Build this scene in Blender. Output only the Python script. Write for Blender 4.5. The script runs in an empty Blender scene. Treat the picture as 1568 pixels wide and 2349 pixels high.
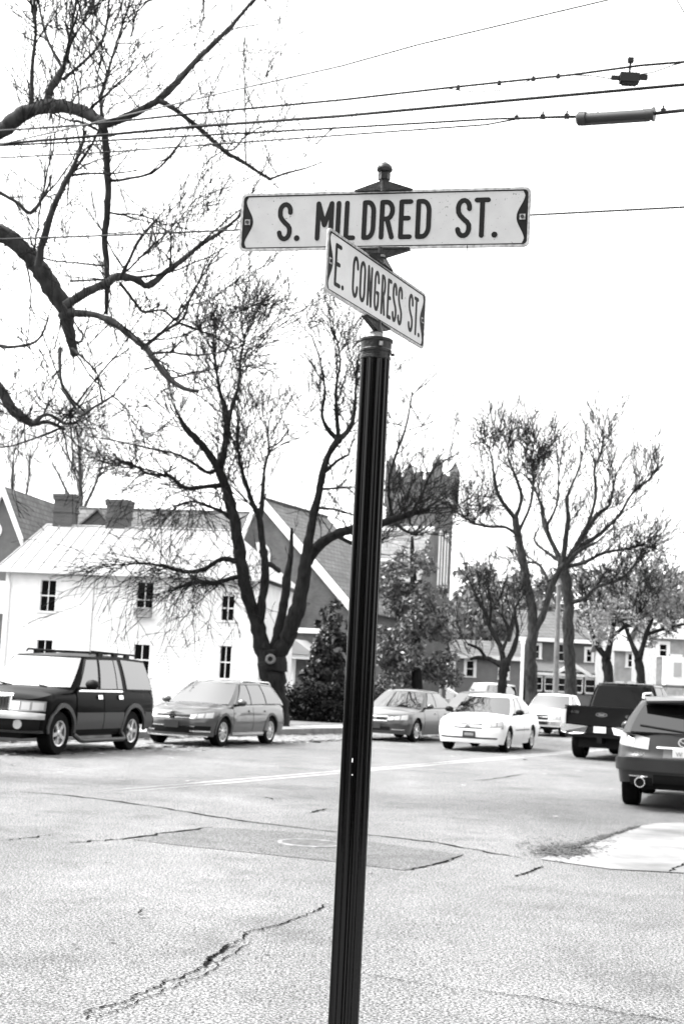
import bpy, math, random
import numpy as np
from mathutils import Vector, Matrix
R = math.radians
scene = bpy.context.scene
col = scene.collection

# ------------------------------------------------------------------ camera, sky, sun, exposure
CAM_H, PITCH, ROLL, FPX = 1.6, R(6.8), R(2.9), 3267.0
cam_data = bpy.data.cameras.new('camera')
cam_data.sensor_fit = 'VERTICAL'
cam_data.sensor_height = 36.0
cam_data.lens = 36.0 * FPX / 2349.0
cam_data.clip_start, cam_data.clip_end = 0.1, 6000
cam_data.dof.use_dof = True
cam_data.dof.focus_distance = 3.75
cam_data.dof.aperture_fstop = 10.5
cam = bpy.data.objects.new('camera', cam_data)
col.objects.link(cam)
cam.matrix_world = Matrix.Translation((0, 0, CAM_H)) @ Matrix.Rotation(R(90) + PITCH, 4, 'X') @ Matrix.Rotation(ROLL, 4, 'Z')
scene.camera = cam

SUN_EL, SUN_AZ = R(55), R(-85)      # azimuth from +Y towards +X: the veiled sun stands high on the left
world = bpy.data.worlds.new('World'); scene.world = world; world.use_nodes = True
wn = world.node_tree.nodes; wl = world.node_tree.links
sky = wn.new('ShaderNodeTexSky'); sky.sky_type = 'NISHITA'; sky.sun_disc = False
sky.sun_elevation = SUN_EL; sky.sun_rotation = SUN_AZ
sky.air_density = 1.0; sky.dust_density = 6.0; sky.ozone_density = 1.0
bw = wn.new('ShaderNodeRGBToBW')
wl.new(sky.outputs[0], bw.inputs[0])
veil = wn.new('ShaderNodeMixRGB'); veil.inputs[0].default_value = 0.62; veil.inputs[2].default_value = (2.9, 2.9, 2.9, 1)   # even cloud veil over the clear sky
wl.new(bw.outputs[0], veil.inputs[1]); wl.new(veil.outputs[0], wn['Background'].inputs['Color'])
wn['Background'].inputs['Strength'].default_value = 0.15
sun_data = bpy.data.lights.new('sun', 'SUN'); sun_data.energy = 0.8; sun_data.angle = R(12); sun_data.color = (1, 1, 1)
sun = bpy.data.objects.new('sun', sun_data); col.objects.link(sun)
sd = Vector((math.sin(SUN_AZ) * math.cos(SUN_EL), math.cos(SUN_AZ) * math.cos(SUN_EL), math.sin(SUN_EL)))
sun.rotation_euler = sd.to_track_quat('Z', 'Y').to_euler()
vs = scene.view_settings
vs.view_transform = 'Standard'; vs.look = 'None'; vs.exposure = 2.82; vs.gamma = 1.0; vs.use_curve_mapping = False
scene.cycles.use_denoising = True
scene.cycles.max_bounces = 6

# ------------------------------------------------------------------ survey helpers (photo measured at 1568 x 2349)
def ray(px, py):
    x = px - 784; y = 1174.5 - py
    xu = x * math.cos(ROLL) - y * math.sin(ROLL); yu = x * math.sin(ROLL) + y * math.cos(ROLL)
    return xu, FPX * math.cos(PITCH) - yu * math.sin(PITCH), FPX * math.sin(PITCH) + yu * math.cos(PITCH)
def P(px, py, Y):
    a, b, c = ray(px, py); return Vector((a / b * Y, Y, CAM_H + c / b * Y))
def G(px, py, z=0.0):
    a, b, c = ray(px, py); t = (z - CAM_H) / c; return Vector((a * t, b * t, z))
TH = R(25); TS, TC = math.sin(TH), math.cos(TH)
def S(u, v, z=0.0):                  # street grid: u along Congress Street, v across it to the right
    return Vector((u * TS + v * TC, u * TC - v * TS, z))

# ------------------------------------------------------------------ materials (all grey: the photograph is black and white)
MATS = {}
def mat(name, val, rough=0.6, metal=0.0, spec=0.5, var=0.0, scale=4.0, detail=4.0, coat=0.0, ior=1.5, bump=0.0, bscale=None, bdist=0.01, lo=None, stretch=None):
    if name in MATS: return MATS[name]
    m = bpy.data.materials.new(name); m.use_nodes = True
    nt = m.node_tree; b = nt.nodes['Principled BSDF']
    b.inputs['Base Color'].default_value = (val, val, val, 1)
    b.inputs['Roughness'].default_value = rough; b.inputs['Metallic'].default_value = metal
    b.inputs['Specular IOR Level'].default_value = spec
    b.inputs['IOR'].default_value = ior
    b.inputs['Coat Weight'].default_value = coat; b.inputs['Coat Roughness'].default_value = 0.04
    if var or bump:
        tc = nt.nodes.new('ShaderNodeTexCoord'); mp = nt.nodes.new('ShaderNodeMapping')
        nt.links.new(tc.outputs['Object'], mp.inputs['Vector'])
        if stretch: mp.inputs['Scale'].default_value = stretch
    if var:
        n = nt.nodes.new('ShaderNodeTexNoise'); n.inputs['Scale'].default_value = scale; n.inputs['Detail'].default_value = detail
        cr = nt.nodes.new('ShaderNodeValToRGB')
        l = max(0.0, val * (1 - var)) if lo is None else lo; h = val * (1 + var * 0.7)
        cr.color_ramp.elements[0].position = 0.32; cr.color_ramp.elements[1].position = 0.68
        cr.color_ramp.elements[0].color = (l, l, l, 1); cr.color_ramp.elements[1].color = (h, h, h, 1)
        nt.links.new(mp.outputs[0], n.inputs['Vector']); nt.links.new(n.outputs['Fac'], cr.inputs[0]); nt.links.new(cr.outputs[0], b.inputs['Base Color'])
    if bump:
        n2 = nt.nodes.new('ShaderNodeTexNoise'); n2.inputs['Scale'].default_value = bscale or scale; n2.inputs['Detail'].default_value = 3
        bp = nt.nodes.new('ShaderNodeBump'); bp.inputs['Strength'].default_value = bump; bp.inputs['Distance'].default_value = bdist
        nt.links.new(mp.outputs[0], n2.inputs['Vector']); nt.links.new(n2.outputs['Fac'], bp.inputs['Height']); nt.links.new(bp.outputs[0], b.inputs['Normal'])
    MATS[name] = m
    return m

def asphalt_mat(name, base, dark):
    m = bpy.data.materials.new(name); m.use_nodes = True; nt = m.node_tree; N = nt.nodes; L = nt.links
    b = N['Principled BSDF']; b.inputs['Roughness'].default_value = 0.8; b.inputs['Specular IOR Level'].default_value = 0.35
    tc = N.new('ShaderNodeTexCoord')
    vo = N.new('ShaderNodeTexVoronoi'); vo.inputs['Scale'].default_value = 105; vo.feature = 'F1'      # aggregate of about 1.5 cm
    n1 = N.new('ShaderNodeTexNoise'); n1.inputs['Scale'].default_value = 62; n1.inputs['Detail'].default_value = 5
    n2 = N.new('ShaderNodeTexNoise'); n2.inputs['Scale'].default_value = 0.35; n2.inputs['Detail'].default_value = 5
    n3 = N.new('ShaderNodeTexNoise'); n3.inputs['Scale'].default_value = 2.6; n3.inputs['Detail'].default_value = 4
    for t in (vo, n1, n2, n3): L.new(tc.outputs['Object'], t.inputs['Vector'])
    def ramp(src, p0, c0, p1, c1):
        r = N.new('ShaderNodeValToRGB'); e = r.color_ramp.elements
        e[0].position, e[1].position = p0, p1; e[0].color = (c0, c0, c0, 1); e[1].color = (c1, c1, c1, 1)
        L.new(src, r.inputs[0]); return r.outputs[0]
    def mul(a, c, f=1.0):
        x = N.new('ShaderNodeMixRGB'); x.blend_type = 'MULTIPLY'; x.inputs[0].default_value = f
        L.new(a, x.inputs[1]); L.new(c, x.inputs[2]); return x.outputs[0]
    bw_ = N.new('ShaderNodeRGBToBW'); L.new(vo.outputs['Color'], bw_.inputs[0])
    stones = ramp(bw_.outputs[0], 0.15, base * 0.45, 0.85, base * 1.42)
    gaps = ramp(n1.outputs['Fac'], 0.40, dark / base, 0.57, 1.0)
    big = ramp(n2.outputs['Fac'], 0.3, 0.78, 0.7, 1.08)
    mid = ramp(n3.outputs['Fac'], 0.3, 0.88, 0.7, 1.06)
    # tyre-polished streaks along the street and darker oily stains with a shape of their own
    mp = N.new('ShaderNodeMapping'); mp.inputs['Rotation'].default_value = (0, 0, R(25)); mp.inputs['Scale'].default_value = (.55, .05, 1); L.new(tc.outputs['Object'], mp.inputs['Vector'])
    n4 = N.new('ShaderNodeTexNoise'); n4.inputs['Scale'].default_value = 1.0; n4.inputs['Detail'].default_value = 3; L.new(mp.outputs[0], n4.inputs['Vector'])
    n5 = N.new('ShaderNodeTexNoise'); n5.inputs['Scale'].default_value = .9; n5.inputs['Detail'].default_value = 6; n5.inputs['Roughness'].default_value = .65; L.new(tc.outputs['Object'], n5.inputs['Vector'])
    streak = ramp(n4.outputs['Fac'], .35, .82, .65, 1.10); stain = ramp(n5.outputs['Fac'], .32, .68, .47, 1.0)
    L.new(mul(mul(mul(mul(mul(stones, gaps), big), mid), streak), stain), b.inputs['Base Color'])
    bp = N.new('ShaderNodeBump'); bp.inputs['Strength'].default_value = 0.7; bp.inputs['Distance'].default_value = 0.012
    L.new(vo.outputs['Distance'], bp.inputs['Height']); bp.invert = True; L.new(bp.outputs[0], b.inputs['Normal'])
    MATS[name] = m; return m

def brick_mat(name, c1, c2, mortar, scale=1.0, bw_=0.22, rh=0.075, plane='xz'):
    m = bpy.data.materials.new(name); m.use_nodes = True; nt = m.node_tree; N = nt.nodes; L = nt.links
    b = N['Principled BSDF']; b.inputs['Roughness'].default_value = 0.85
    tc = N.new('ShaderNodeTexCoord'); sp = N.new('ShaderNodeSeparateXYZ'); ad = N.new('ShaderNodeMath'); cb = N.new('ShaderNodeCombineXYZ')
    L.new(tc.outputs['Object'], sp.inputs[0]); L.new(sp.outputs[0], ad.inputs[0]); L.new(sp.outputs[1], ad.inputs[1])
    L.new(ad.outputs[0], cb.inputs[0]); L.new(sp.outputs[2], cb.inputs[1])
    br = N.new('ShaderNodeTexBrick'); br.inputs['Scale'].default_value = scale
    br.inputs['Brick Width'].default_value = bw_; br.inputs['Row Height'].default_value = rh; br.inputs['Mortar Size'].default_value = rh * 0.12
    for k, c in (('Color1', c1), ('Color2', c2), ('Mortar', mortar)): br.inputs[k].default_value = (c, c, c, 1)
    n = N.new('ShaderNodeTexNoise'); n.inputs['Scale'].default_value = 1.2; n.inputs['Detail'].default_value = 6
    r = N.new('ShaderNodeValToRGB'); e = r.color_ramp.elements; e[0].position, e[1].position = .3, .7; e[0].color = (.68, .68, .68, 1); e[1].color = (1.1, 1.1, 1.1, 1)
    mx = N.new('ShaderNodeMixRGB'); mx.blend_type = 'MULTIPLY'; mx.inputs[0].default_value = 1
    L.new(cb.outputs[0], br.inputs['Vector']); L.new(tc.outputs['Object'], n.inputs['Vector']); L.new(n.outputs['Fac'], r.inputs[0])
    L.new(br.outputs['Color'], mx.inputs[1]); L.new(r.outputs[0], mx.inputs[2]); L.new(mx.outputs[0], b.inputs['Base Color'])
    MATS[name] = m; return m

asphalt = asphalt_mat('asphalt', 0.275, 0.022)
asphalt_dark = asphalt_mat('asphalt_patch', 0.175, 0.03)
asphalt_pale = asphalt_mat('asphalt_pale', 0.30, 0.16)
concrete = mat('concrete', 0.30, 0.8, var=0.22, scale=1.6, detail=8, bump=0.3, bscale=40)
kerb_m = mat('kerb_concrete', 0.17, 0.85, var=0.25, scale=3, detail=6)
ramp_m = mat('ramp_concrete', 0.20, 0.95, spec=.15, var=0.5, scale=1.1, detail=9, bump=.3, bscale=40)
line_m = mat('road_paint', 0.30, 0.7, var=0.25, scale=5, detail=8)
crack_m = mat('crack', 0.012, 1.0, spec=0.0)
soil_m = mat('soil', 0.10, 0.95, var=0.5, scale=3, detail=8)
grass_m = mat('grass_ground', 0.10, 0.95, var=0.45, scale=1.2, detail=8)
bark = mat('bark', 0.011, 0.9, spec=.15, var=0.6, scale=9, detail=6, bump=0.6, bscale=14, bdist=0.03, stretch=(1, 1, .35))
bark_pale = mat('bark_pale', 0.030, 0.9, spec=.2, var=0.6, scale=9, detail=6, bump=0.6, bscale=14, bdist=0.03, stretch=(1, 1, .35))
twig_m = mat('twig', 0.012, 0.9, spec=.1)
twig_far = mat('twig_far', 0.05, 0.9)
cutwood = mat('cut_wood', 0.11, 0.8, var=.3, scale=20)
white_paint = mat('white_paint', 0.76, 0.6, spec=.3, var=0.08, scale=2)
white_trim = mat('white_trim', 0.72, 0.5)
metal_roof = mat('metal_roof', 0.25, 0.45, metal=0.0, var=0.08, scale=1.1, detail=6, spec=.6)
brick_dark = brick_mat('brick_dark', 0.065, 0.045, 0.08)
brick_mid = brick_mat('brick_church', 0.105, 0.08, 0.12)
brick_tower = brick_mat('brick_tower', 0.085, 0.06, 0.10)
slate = brick_mat('slate', 0.11, 0.08, 0.05, bw_=0.5, rh=0.28)
slate_pale = brick_mat('slate_pale', 0.17, 0.14, 0.10, bw_=0.5, rh=0.28)
siding_grey = mat('siding_grey', 0.085, 0.7, var=0.12, scale=2)
siding_mid = mat('siding_mid', 0.14, 0.7, var=0.12, scale=2)
glass_dark = mat('window_glass', 0.004, 0.06, spec=0.2)
glass_car = mat('car_glass', 0.004, 0.03, spec=1.0, ior=1.75)
glass_rear = mat('rear_glass', 0.003, 0.03, spec=.55)
glass_tint = mat('tinted_glass', 0.002, 0.03, spec=0.12)
stone = mat('stone_trim', 0.42, 0.8, var=.2, scale=3)
paint_black = mat('car_paint_black', 0.0015, 0.3, coat=0.06, spec=0.02)
paint_truck = mat('truck_paint_black', 0.002, 0.25, coat=0.4, spec=0.08)
paint_grey = mat('car_paint_grey', 0.030, 0.3, metal=0.25, coat=0.6)
paint_silver = mat('car_paint_silver', 0.042, 0.3, metal=0.25, coat=0.85)
paint_char = mat('car_paint_charcoal', 0.022, 0.3, metal=0.2, coat=0.2, spec=.2)
paint_white = mat('car_paint_white', 0.72, 0.3, coat=0.6)
cladding = mat('cladding', 0.022, 0.5)
black_plastic = mat('black_plastic', 0.003, 0.55, spec=.15)
rubber = mat('tyre_rubber', 0.003, 0.8, spec=.1, bump=.3, bscale=60)
alloy = mat('alloy', 0.55, 0.3, metal=0.85)
chrome = mat('chrome', 0.75, 0.12, metal=1.0)
lamp_glass = mat('lamp_glass', 0.36, 0.12, spec=0.8)
tail_glass = mat('tail_lamp', 0.30, 0.12, spec=0.7)
plate_m = mat('licence_plate', 0.55, 0.5)
plate_ink = mat('plate_ink', 0.12, 0.6)
plate_dark = mat('dark_plate', 0.02, 0.45)
pole_paint = mat('pole_paint', 0.0010, 0.10, spec=0.22, bump=0.06, bscale=30, bdist=.004)
cast_iron = mat('bracket_paint', 0.014, 0.4, spec=.25, bump=0.6, bscale=90, bdist=.004, var=.5, scale=60)
zinc = mat('worn_zinc', 0.20, 0.45, metal=0.3, var=.6, scale=120, bump=.6, bscale=120, bdist=.004)
sheeting = mat('sign_sheeting', 0.315, 0.5, var=0.05, scale=25)
sheeting_lit = mat('sign_sheeting_lit', 0.45, 0.5, var=0.05, scale=25)  # sheeting brightened in its colour, offsetting the dim light on the Congress plate
sign_rim = mat('sign_rim', 0.28, 0.45, var=0.45, scale=90, detail=8)
ink = mat('sign_ink', 0.004, 0.5, spec=.15)
cable_m = mat('cable', 0.008, 0.6, spec=.2)
cable_grey = mat('cable_grey', 0.04, 0.6)
splice_m = mat('splice_case', 0.014, 0.5)
leaf_dark = mat('leaf_dark', 0.018, 0.45, var=.5, scale=6, spec=.6)
leaf_mid = mat('leaf_mid', 0.085, 0.38, spec=.6, var=.7, scale=5)
leaf_pale = mat('leaf_pale', 0.26, 0.6, var=.5, scale=4)
leaf_loose = mat('leaf_loose', 0.19, 0.6, var=.6, scale=4)
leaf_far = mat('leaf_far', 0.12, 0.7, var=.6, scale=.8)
hedge_m = mat('hedge_leaf', 0.005, 0.6, spec=.1, var=.6, scale=3)
litter_pale = mat('leaf_litter', 0.30, 0.8, var=.6, scale=30)
litter_dark = mat('leaf_litter_dark', 0.05, 0.9, var=.6, scale=30)

# ------------------------------------------------------------------ mesh helpers
def tag(o, label=None, cat=None, group=None, kind=None):
    if label: o['label'] = label
    if cat: o['category'] = cat
    if group: o['group'] = group
    if kind: o['kind'] = kind
    return o
def empty(name, loc=(0, 0, 0), rz=0.0):
    o = bpy.data.objects.new(name, None); col.objects.link(o); o.location = loc; o.rotation_euler = (0, 0, rz); o.empty_display_size = 0.2
    return o
class MB:
    def __init__(s): s.v = []; s.f = []
    def add(s, vs_, fs):
        k = len(s.v); s.v += [tuple(v) for v in vs_]; s.f += [tuple(i + k for i in f) for f in fs]; return s
    def box(s, c, d, rz=0.0, M=None, taper=1.0):
        x, y, z = d[0] / 2, d[1] / 2, d[2] / 2; vs_ = []
        for dz in (-1, 1):
            t = taper if dz > 0 else 1
            for dx, dy in ((-1, -1), (1, -1), (1, 1), (-1, 1)):
                p = Vector((dx * x * t, dy * y * t, dz * z))
                if rz: p = Matrix.Rotation(rz, 3, 'Z') @ p
                if M is not None: p = M @ p
                vs_.append(p + Vector(c))
        return s.add(vs_, [(3, 2, 1, 0), (4, 5, 6, 7), (0, 1, 5, 4), (1, 2, 6, 5), (2, 3, 7, 6), (3, 0, 4, 7)])
    def tube(s, pts, rad, n=6, cap=True):
        pts = [Vector(p) for p in pts]; m = len(pts)
        if not hasattr(rad, '__len__'): rad = [rad] * m
        vs_ = []; up = None
        for i, p in enumerate(pts):
            t = (pts[min(i + 1, m - 1)] - pts[max(i - 1, 0)])
            t = t.normalized() if t.length > 1e-9 else Vector((0, 0, 1))
            if up is None: up = t.orthogonal().normalized()
            a = up - t * up.dot(t); a = a.normalized() if a.length > 1e-6 else t.orthogonal().normalized(); up = a
            b = t.cross(a)
            for k in range(n):
                q = 2 * math.pi * k / n; vs_.append(p + (a * math.cos(q) + b * math.sin(q)) * rad[i])
        fs = [(i * n + k, i * n + (k + 1) % n, (i + 1) * n + (k + 1) % n, (i + 1) * n + k) for i in range(m - 1) for k in range(n)]
        if cap: fs += [tuple(range(n - 1, -1, -1)), tuple((m - 1) * n + k for k in range(n))]
        return s.add(vs_, fs)
    def lathe(s, prof, n=24, c=(0, 0, 0), axis='z', cap=True):
        vs_ = []
        for r, h in prof:
            for k in range(n):
                q = 2 * math.pi * k / n; x, y = r * math.cos(q), r * math.sin(q)
                p = (x, y, h) if axis == 'z' else ((x, h, y) if axis == 'y' else (h, x, y))
                vs_.append((p[0] + c[0], p[1] + c[1], p[2] + c[2]))
        m = len(prof); fs = [(i * n + k, i * n + (k + 1) % n, (i + 1) * n + (k + 1) % n, (i + 1) * n + k) for i in range(m - 1) for k in range(n)]
        if cap: fs += [tuple(range(n - 1, -1, -1)), tuple((m - 1) * n + k for k in range(n))]
        return s.add(vs_, fs)
    def grid(s, pts, closed=False):
        nu, nv = len(pts), len(pts[0]); vs_ = [p for r in pts for p in r]
        return s.add(vs_, [(i * nv + j, i * nv + j + 1, (i + 1) * nv + j + 1, (i + 1) * nv + j) for i in range(nu - 1) for j in range(nv - 1)])
    def prism(s, poly, z0, z1):
        n = len(poly); vs_ = [(p[0], p[1], z0) for p in poly] + [(p[0], p[1], z1) for p in poly]
        return s.add(vs_, [tuple(range(n - 1, -1, -1)), tuple(range(n, 2 * n))] + [(i, (i + 1) % n, n + (i + 1) % n, n + i) for i in range(n)])
    def extr(s, poly, d):                      # polygon (3D) thickened by vector d
        n = len(poly); poly = [Vector(p) for p in poly]; d = Vector(d)
        return s.add(poly + [p + d for p in poly], [tuple(range(n - 1, -1, -1)), tuple(range(n, 2 * n))] + [(i, (i + 1) % n, n + (i + 1) % n, n + i) for i in range(n)])
    def mesh(s, name, m, smooth=None, weld=False):
        me = bpy.data.meshes.new(name); me.from_pydata(s.v, [], s.f); me.materials.append(m)
        if weld or smooth is not None:
            import bmesh
            bm = bmesh.new(); bm.from_mesh(me)
            if weld: bmesh.ops.remove_doubles(bm, verts=bm.verts, dist=1e-5)
            bmesh.ops.recalc_face_normals(bm, faces=bm.faces); bm.to_mesh(me); bm.free()
        if smooth is not None:
            for p in me.polygons: p.use_smooth = True
            me.set_sharp_from_angle(angle=R(smooth))
        me.update(); return me
    def build(s, name, m, parent=None, smooth=None, loc=None, weld=False, kind=None):
        o = bpy.data.objects.new(name, s.mesh(name, m, smooth, weld)); col.objects.link(o)
        if parent is not None: o.parent = parent
        if loc is not None: o.location = loc
        if kind: o['kind'] = kind
        return o
def link_mesh(name, me, parent=None, loc=(0, 0, 0), rot=None):
    o = bpy.data.objects.new(name, me); col.objects.link(o); o.location = loc
    if parent is not None: o.parent = parent
    if rot is not None: o.rotation_euler = rot
    return o
def text_mesh(body, size, depth, m, name):
    cu = bpy.data.curves.new(name, 'FONT'); cu.body = body; cu.size = size; cu.extrude = depth; cu.align_x = 'CENTER'; cu.align_y = 'CENTER'
    ob = bpy.data.objects.new(name + '_tmp', cu); col.objects.link(ob)
    me = bpy.data.meshes.new_from_object(ob.evaluated_get(bpy.context.evaluated_depsgraph_get()))
    bpy.data.objects.remove(ob); bpy.data.curves.remove(cu); me.materials.clear(); me.materials.append(m); return me
rng = np.random.default_rng(7); rnd = random.Random(11)

# ------------------------------------------------------------------ ground, streets, kerbs
def sheet(name, polys, z, m, parent=None, kind='structure'):
    mb = MB()
    for poly in polys: mb.add([(p[0], p[1], z) for p in poly], [tuple(range(len(poly)))])
    o = mb.build(name, m, parent); 
    if parent is None: o['kind'] = kind
    return o
sheet('ground', [[(-4000, -600, 0), (4000, -600, 0), (4000, 5500, 0), (-4000, 5500, 0)]], -0.03, grass_m)
def uvq(u0, u1, v0, v1): return [S(u0, v0), S(u0, v1), S(u1, v1), S(u1, v0)]
U0, U1, VL, VR = 4.6, 14.4, -19.0, -2.7
road = sheet('road', [uvq(-60, U0, VL, VR), uvq(U0, U1, VL, VR), uvq(U1, 260, VL, VR), uvq(U0, U1, -120, VL), uvq(U0, U1, VR, 120)], 0.0, asphalt)
road['label'] = 'worn pale asphalt street crossing with cracks'
lane = sheet('parking_lane', [uvq(15.5, 190, VL + .02, -16.5)], 0.004, asphalt_pale)
def slab(name, poly, z0, z1, m):
    o = MB().prism(poly, z0, z1).build(name, m); o['kind'] = 'structure'; return o
def corner_poly(u0, u1, v0, v1, which, r, n=8):
    c = {'a': (u0, v0, 1, 1), 'b': (u0, v1, 1, -1), 'c': (u1, v1, -1, -1), 'd': (u1, v0, -1, 1)}; out = []
    for k in 'abcd':
        u, v, su, sv = c[k]
        if k == which:
            a0 = {'a': 180, 'b': 90, 'c': 0, 'd': 270}[k]
            seq = []
            for i in range(n + 1):
                q = R(a0 + 90 * i / n) if k in 'ac' else R(a0 + 90 * i / n)
                seq.append((u + su * r + r * math.cos(q) * 1, v + sv * r + r * math.sin(q)))
            # order so that the loop stays a-b-c-d
            if k == 'a': seq = [(u + r + r * math.cos(R(270 - 90 * i / n)), v + r + r * math.sin(R(270 - 90 * i / n))) for i in range(n + 1)]
            if k == 'b': seq = [(u + r + r * math.cos(R(180 - 90 * i / n)), v - r + r * math.sin(R(180 - 90 * i / n))) for i in range(n + 1)]
            if k == 'c': seq = [(u - r + r * math.cos(R(90 - 90 * i / n)), v - r + r * math.sin(R(90 - 90 * i / n))) for i in range(n + 1)]
            if k == 'd': seq = [(u - r + r * math.cos(R(0 - 90 * i / n)), v + r + r * math.sin(R(0 - 90 * i / n))) for i in range(n + 1)]
            out += seq
        else: out.append((u, v))
    return [S(a, b) for a, b in out]
slab('kerb_left', corner_poly(15.0, 190, VL - .17, VL, 'b', .16), -.02, .15, kerb_m)
slab('sidewalk_left', corner_poly(15.0, 190, VL - 1.5, VL - .172, 'b', .05), -.02, .145, concrete)
slab('verge_left', corner_poly(15.0, 190, -90, VL - 1.502, 'b', .05), -.02, .155, grass_m)
slab('kerb_right', corner_poly(19.6, 190, VR, VR + .16, 'a', .15), -.02, .15, kerb_m)
slab('sidewalk_right', corner_poly(19.6, 190, VR + .162, 60, 'a', .3), -.02, .14, concrete)
slab('sidewalk_near', corner_poly(-30, U0 - .5, VR + .3, 40, 'd', 1.2), -.02, .14, concrete)
pad = sheet('kerb_ramp', [[G(x, y) for x, y in ((1236, 1972), (1300, 1948), (1372, 1924), (1448, 1900), (1500, 1890), (1568, 1888), (1720, 1898), (1760, 2025), (1568, 2004), (1400, 1995))]], 0.008, ramp_m)
sheet('road_patch', [[G(x, y) for x, y in ((305, 1927), (400, 1911), (505, 1899), (700, 1911), (839, 1930), (1061, 1961), (990, 1985), (924, 1997), (762, 1977), (560, 1955), (420, 1941))]], 0.004, asphalt_dark, road)

def ribbon(name, pts, width, z, m, parent, jitter=0.0, sub=5, seed=1):
    rr = random.Random(seed); q = []
    for i in range(len(pts) - 1):
        for k in range(sub): q.append(Vector(pts[i]).lerp(Vector(pts[i + 1]), k / sub))
    q.append(Vector(pts[-1])); L_ = []; R_ = []
    for i, p in enumerate(q):
        t = (q[min(i + 1, len(q) - 1)] - q[max(i - 1, 0)]).normalized(); n = Vector((-t.y, t.x, 0))
        e = min(1, i / 3, (len(q) - 1 - i) / 3) * .9 + .1
        off = n * rr.uniform(-1, 1) * jitter; w = width * rr.uniform(.35, 1.25) * e * .5
        L_.append((p.x + off.x + n.x * w, p.y + off.y + n.y * w, z)); R_.append((p.x + off.x - n.x * w, p.y + off.y - n.y * w, z))
    return MB().grid([L_, R_]).build(name, m, parent)
CR = [
 ([(0, 1815), (120, 1822), (230, 1834), (360, 1852), (500, 1875), (600, 1890), (760, 1908), (870, 1919), (1000, 1934), (1100, 1952), (1205, 1972)], .045, .03),
 ([(0, 1930), (60, 1924), (130, 1914)], .03, .04),
 ([(150, 1935), (200, 1932), (250, 1927), (305, 1924), (400, 1909), (500, 1897)], .04, .05),
 ([(924, 1998), (955, 1993), (990, 1986), (1030, 1975), (1061, 1962)], .035, .02),
 ([(1176, 2013), (1195, 2007), (1210, 2003), (1230, 1995), (1245, 1987)], .035, .02),
 ([(1535, 2002), (1550, 1992), (1575, 1980)], .03, .02),
 ([(705, 1866), (730, 1860), (757, 1856)], .05, .03),
 ([(1074, 1793), (1134, 1786), (1234, 1773)], .04, .05),
 ([(610, 1829), (628, 1835)], .06, .02),
 ([(192, 2339), (205, 2319), (260, 2306), (290, 2299), (320, 2279), (352, 2270), (385, 2251), (415, 2246), (440, 2229), (470, 2219), (475, 2204), (500, 2186), (522, 2171), (555, 2156), (562, 2141), (615, 2129), (675, 2111), (720, 2091), (750, 2074)], .016, .012),
 ([(192, 2341), (235, 2331), (272, 2321), (290, 2311), (325, 2296), (350, 2286), (387, 2269), (425, 2254), (465, 2241), (500, 2209), (535, 2191), (575, 2164)], .011, .016),
 ([(470, 2219), (478, 2203), (500, 2188), (522, 2174), (545, 2172)], .03, .01),
 ([(829, 2236), (889, 2244), (994, 2261), (1049, 2270)], .008, .012),
 ([(1069, 2267), (1124, 2279), (1234, 2291), (1299, 2306), (1359, 2311), (1414, 2326), (1484, 2334), (1559, 2346)], .012, .008),
 ([(315, 2098), (322, 2090), (330, 2085)], .012, .006), ([(262, 2112), (290, 2107)], .01, .006),
]
for k, (px, w, j) in enumerate(CR):
    ribbon('crack', [G(x, y) for x, y in px], w * (1.0 if k < 9 else 1.0), .012 if k in (5,) else .0065, crack_m, road, j * (1 if k < 9 else 1.5), 6, k)
for dv in (-.13, .13):                                                   # the double centre line
    ribbon('lane_marking', [S(u, -10.75 + dv) for u in np.arange(16.3, 90, 2.0)], .12, .004, line_m, road, .0, 2, 3)
# iron ring of a utility cover on the dark patch
mc = empty('manhole_cover', G(712, 1936)); mb = MB()
mb.lathe([(.285, .006), (.285, .014), (.30, .016), (.325, .014), (.33, .006)], 40, cap=False); mb.build('rim', mat('worn_iron', .20, .9, spec=.1, var=.4, scale=12), mc, 40)
mb = MB().lathe([(.28, .006), (.28, .011)], 40); cv = mb.build('lid', mat('iron_lid', .10, .95, spec=.05, var=.4, scale=14), mc, 40)
tag(mc, 'round utility cover in the dark asphalt patch behind the sign post', 'manhole cover')

# ------------------------------------------------------------------ the street sign
PX, PY = 0.068, 3.70
sign = empty('street_sign', (PX, PY, .14))
tag(sign, 'black fluted post carrying two crossed white street name plates', 'street sign')
Z0 = .14
def zz(px, py): return P(px, py, PY).z - Z0
zcol_t, zcol_b = zz(861, 779), zz(861, 826)
n_fl, sub = 15, 8; prof = []
for k in range(n_fl * sub):
    a = 2 * math.pi * k / (n_fl * sub); ph = (k % sub) / sub
    d = 0.0 if ph < .24 else math.sin((ph - .24) / .76 * math.pi) ** .8
    prof.append((a, .0387 - .0050 * d))
mb = MB(); hs = [0, .35, .7, 1.0, 1.4, 1.8, 2.1, zcol_b + .01]; n = len(prof)
for h in hs:
    mb.v += [(r * math.cos(a), r * math.sin(a), h) for a, r in prof]
for i in range(len(hs) - 1): mb.f += [(i * n + k, i * n + (k + 1) % n, (i + 1) * n + (k + 1) % n, (i + 1) * n + k) for k in range(n)]
shaft = mb.build('shaft', pole_paint, sign, 24)
mb = MB().lathe([(.10, 0), (.10, .02), (.085, .05), (.06, .09), (.052, .14), (.044, .16), (.038, .17)], 32); mb.build('base', cast_iron, sign, 40)
h = zcol_t - zcol_b
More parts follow.
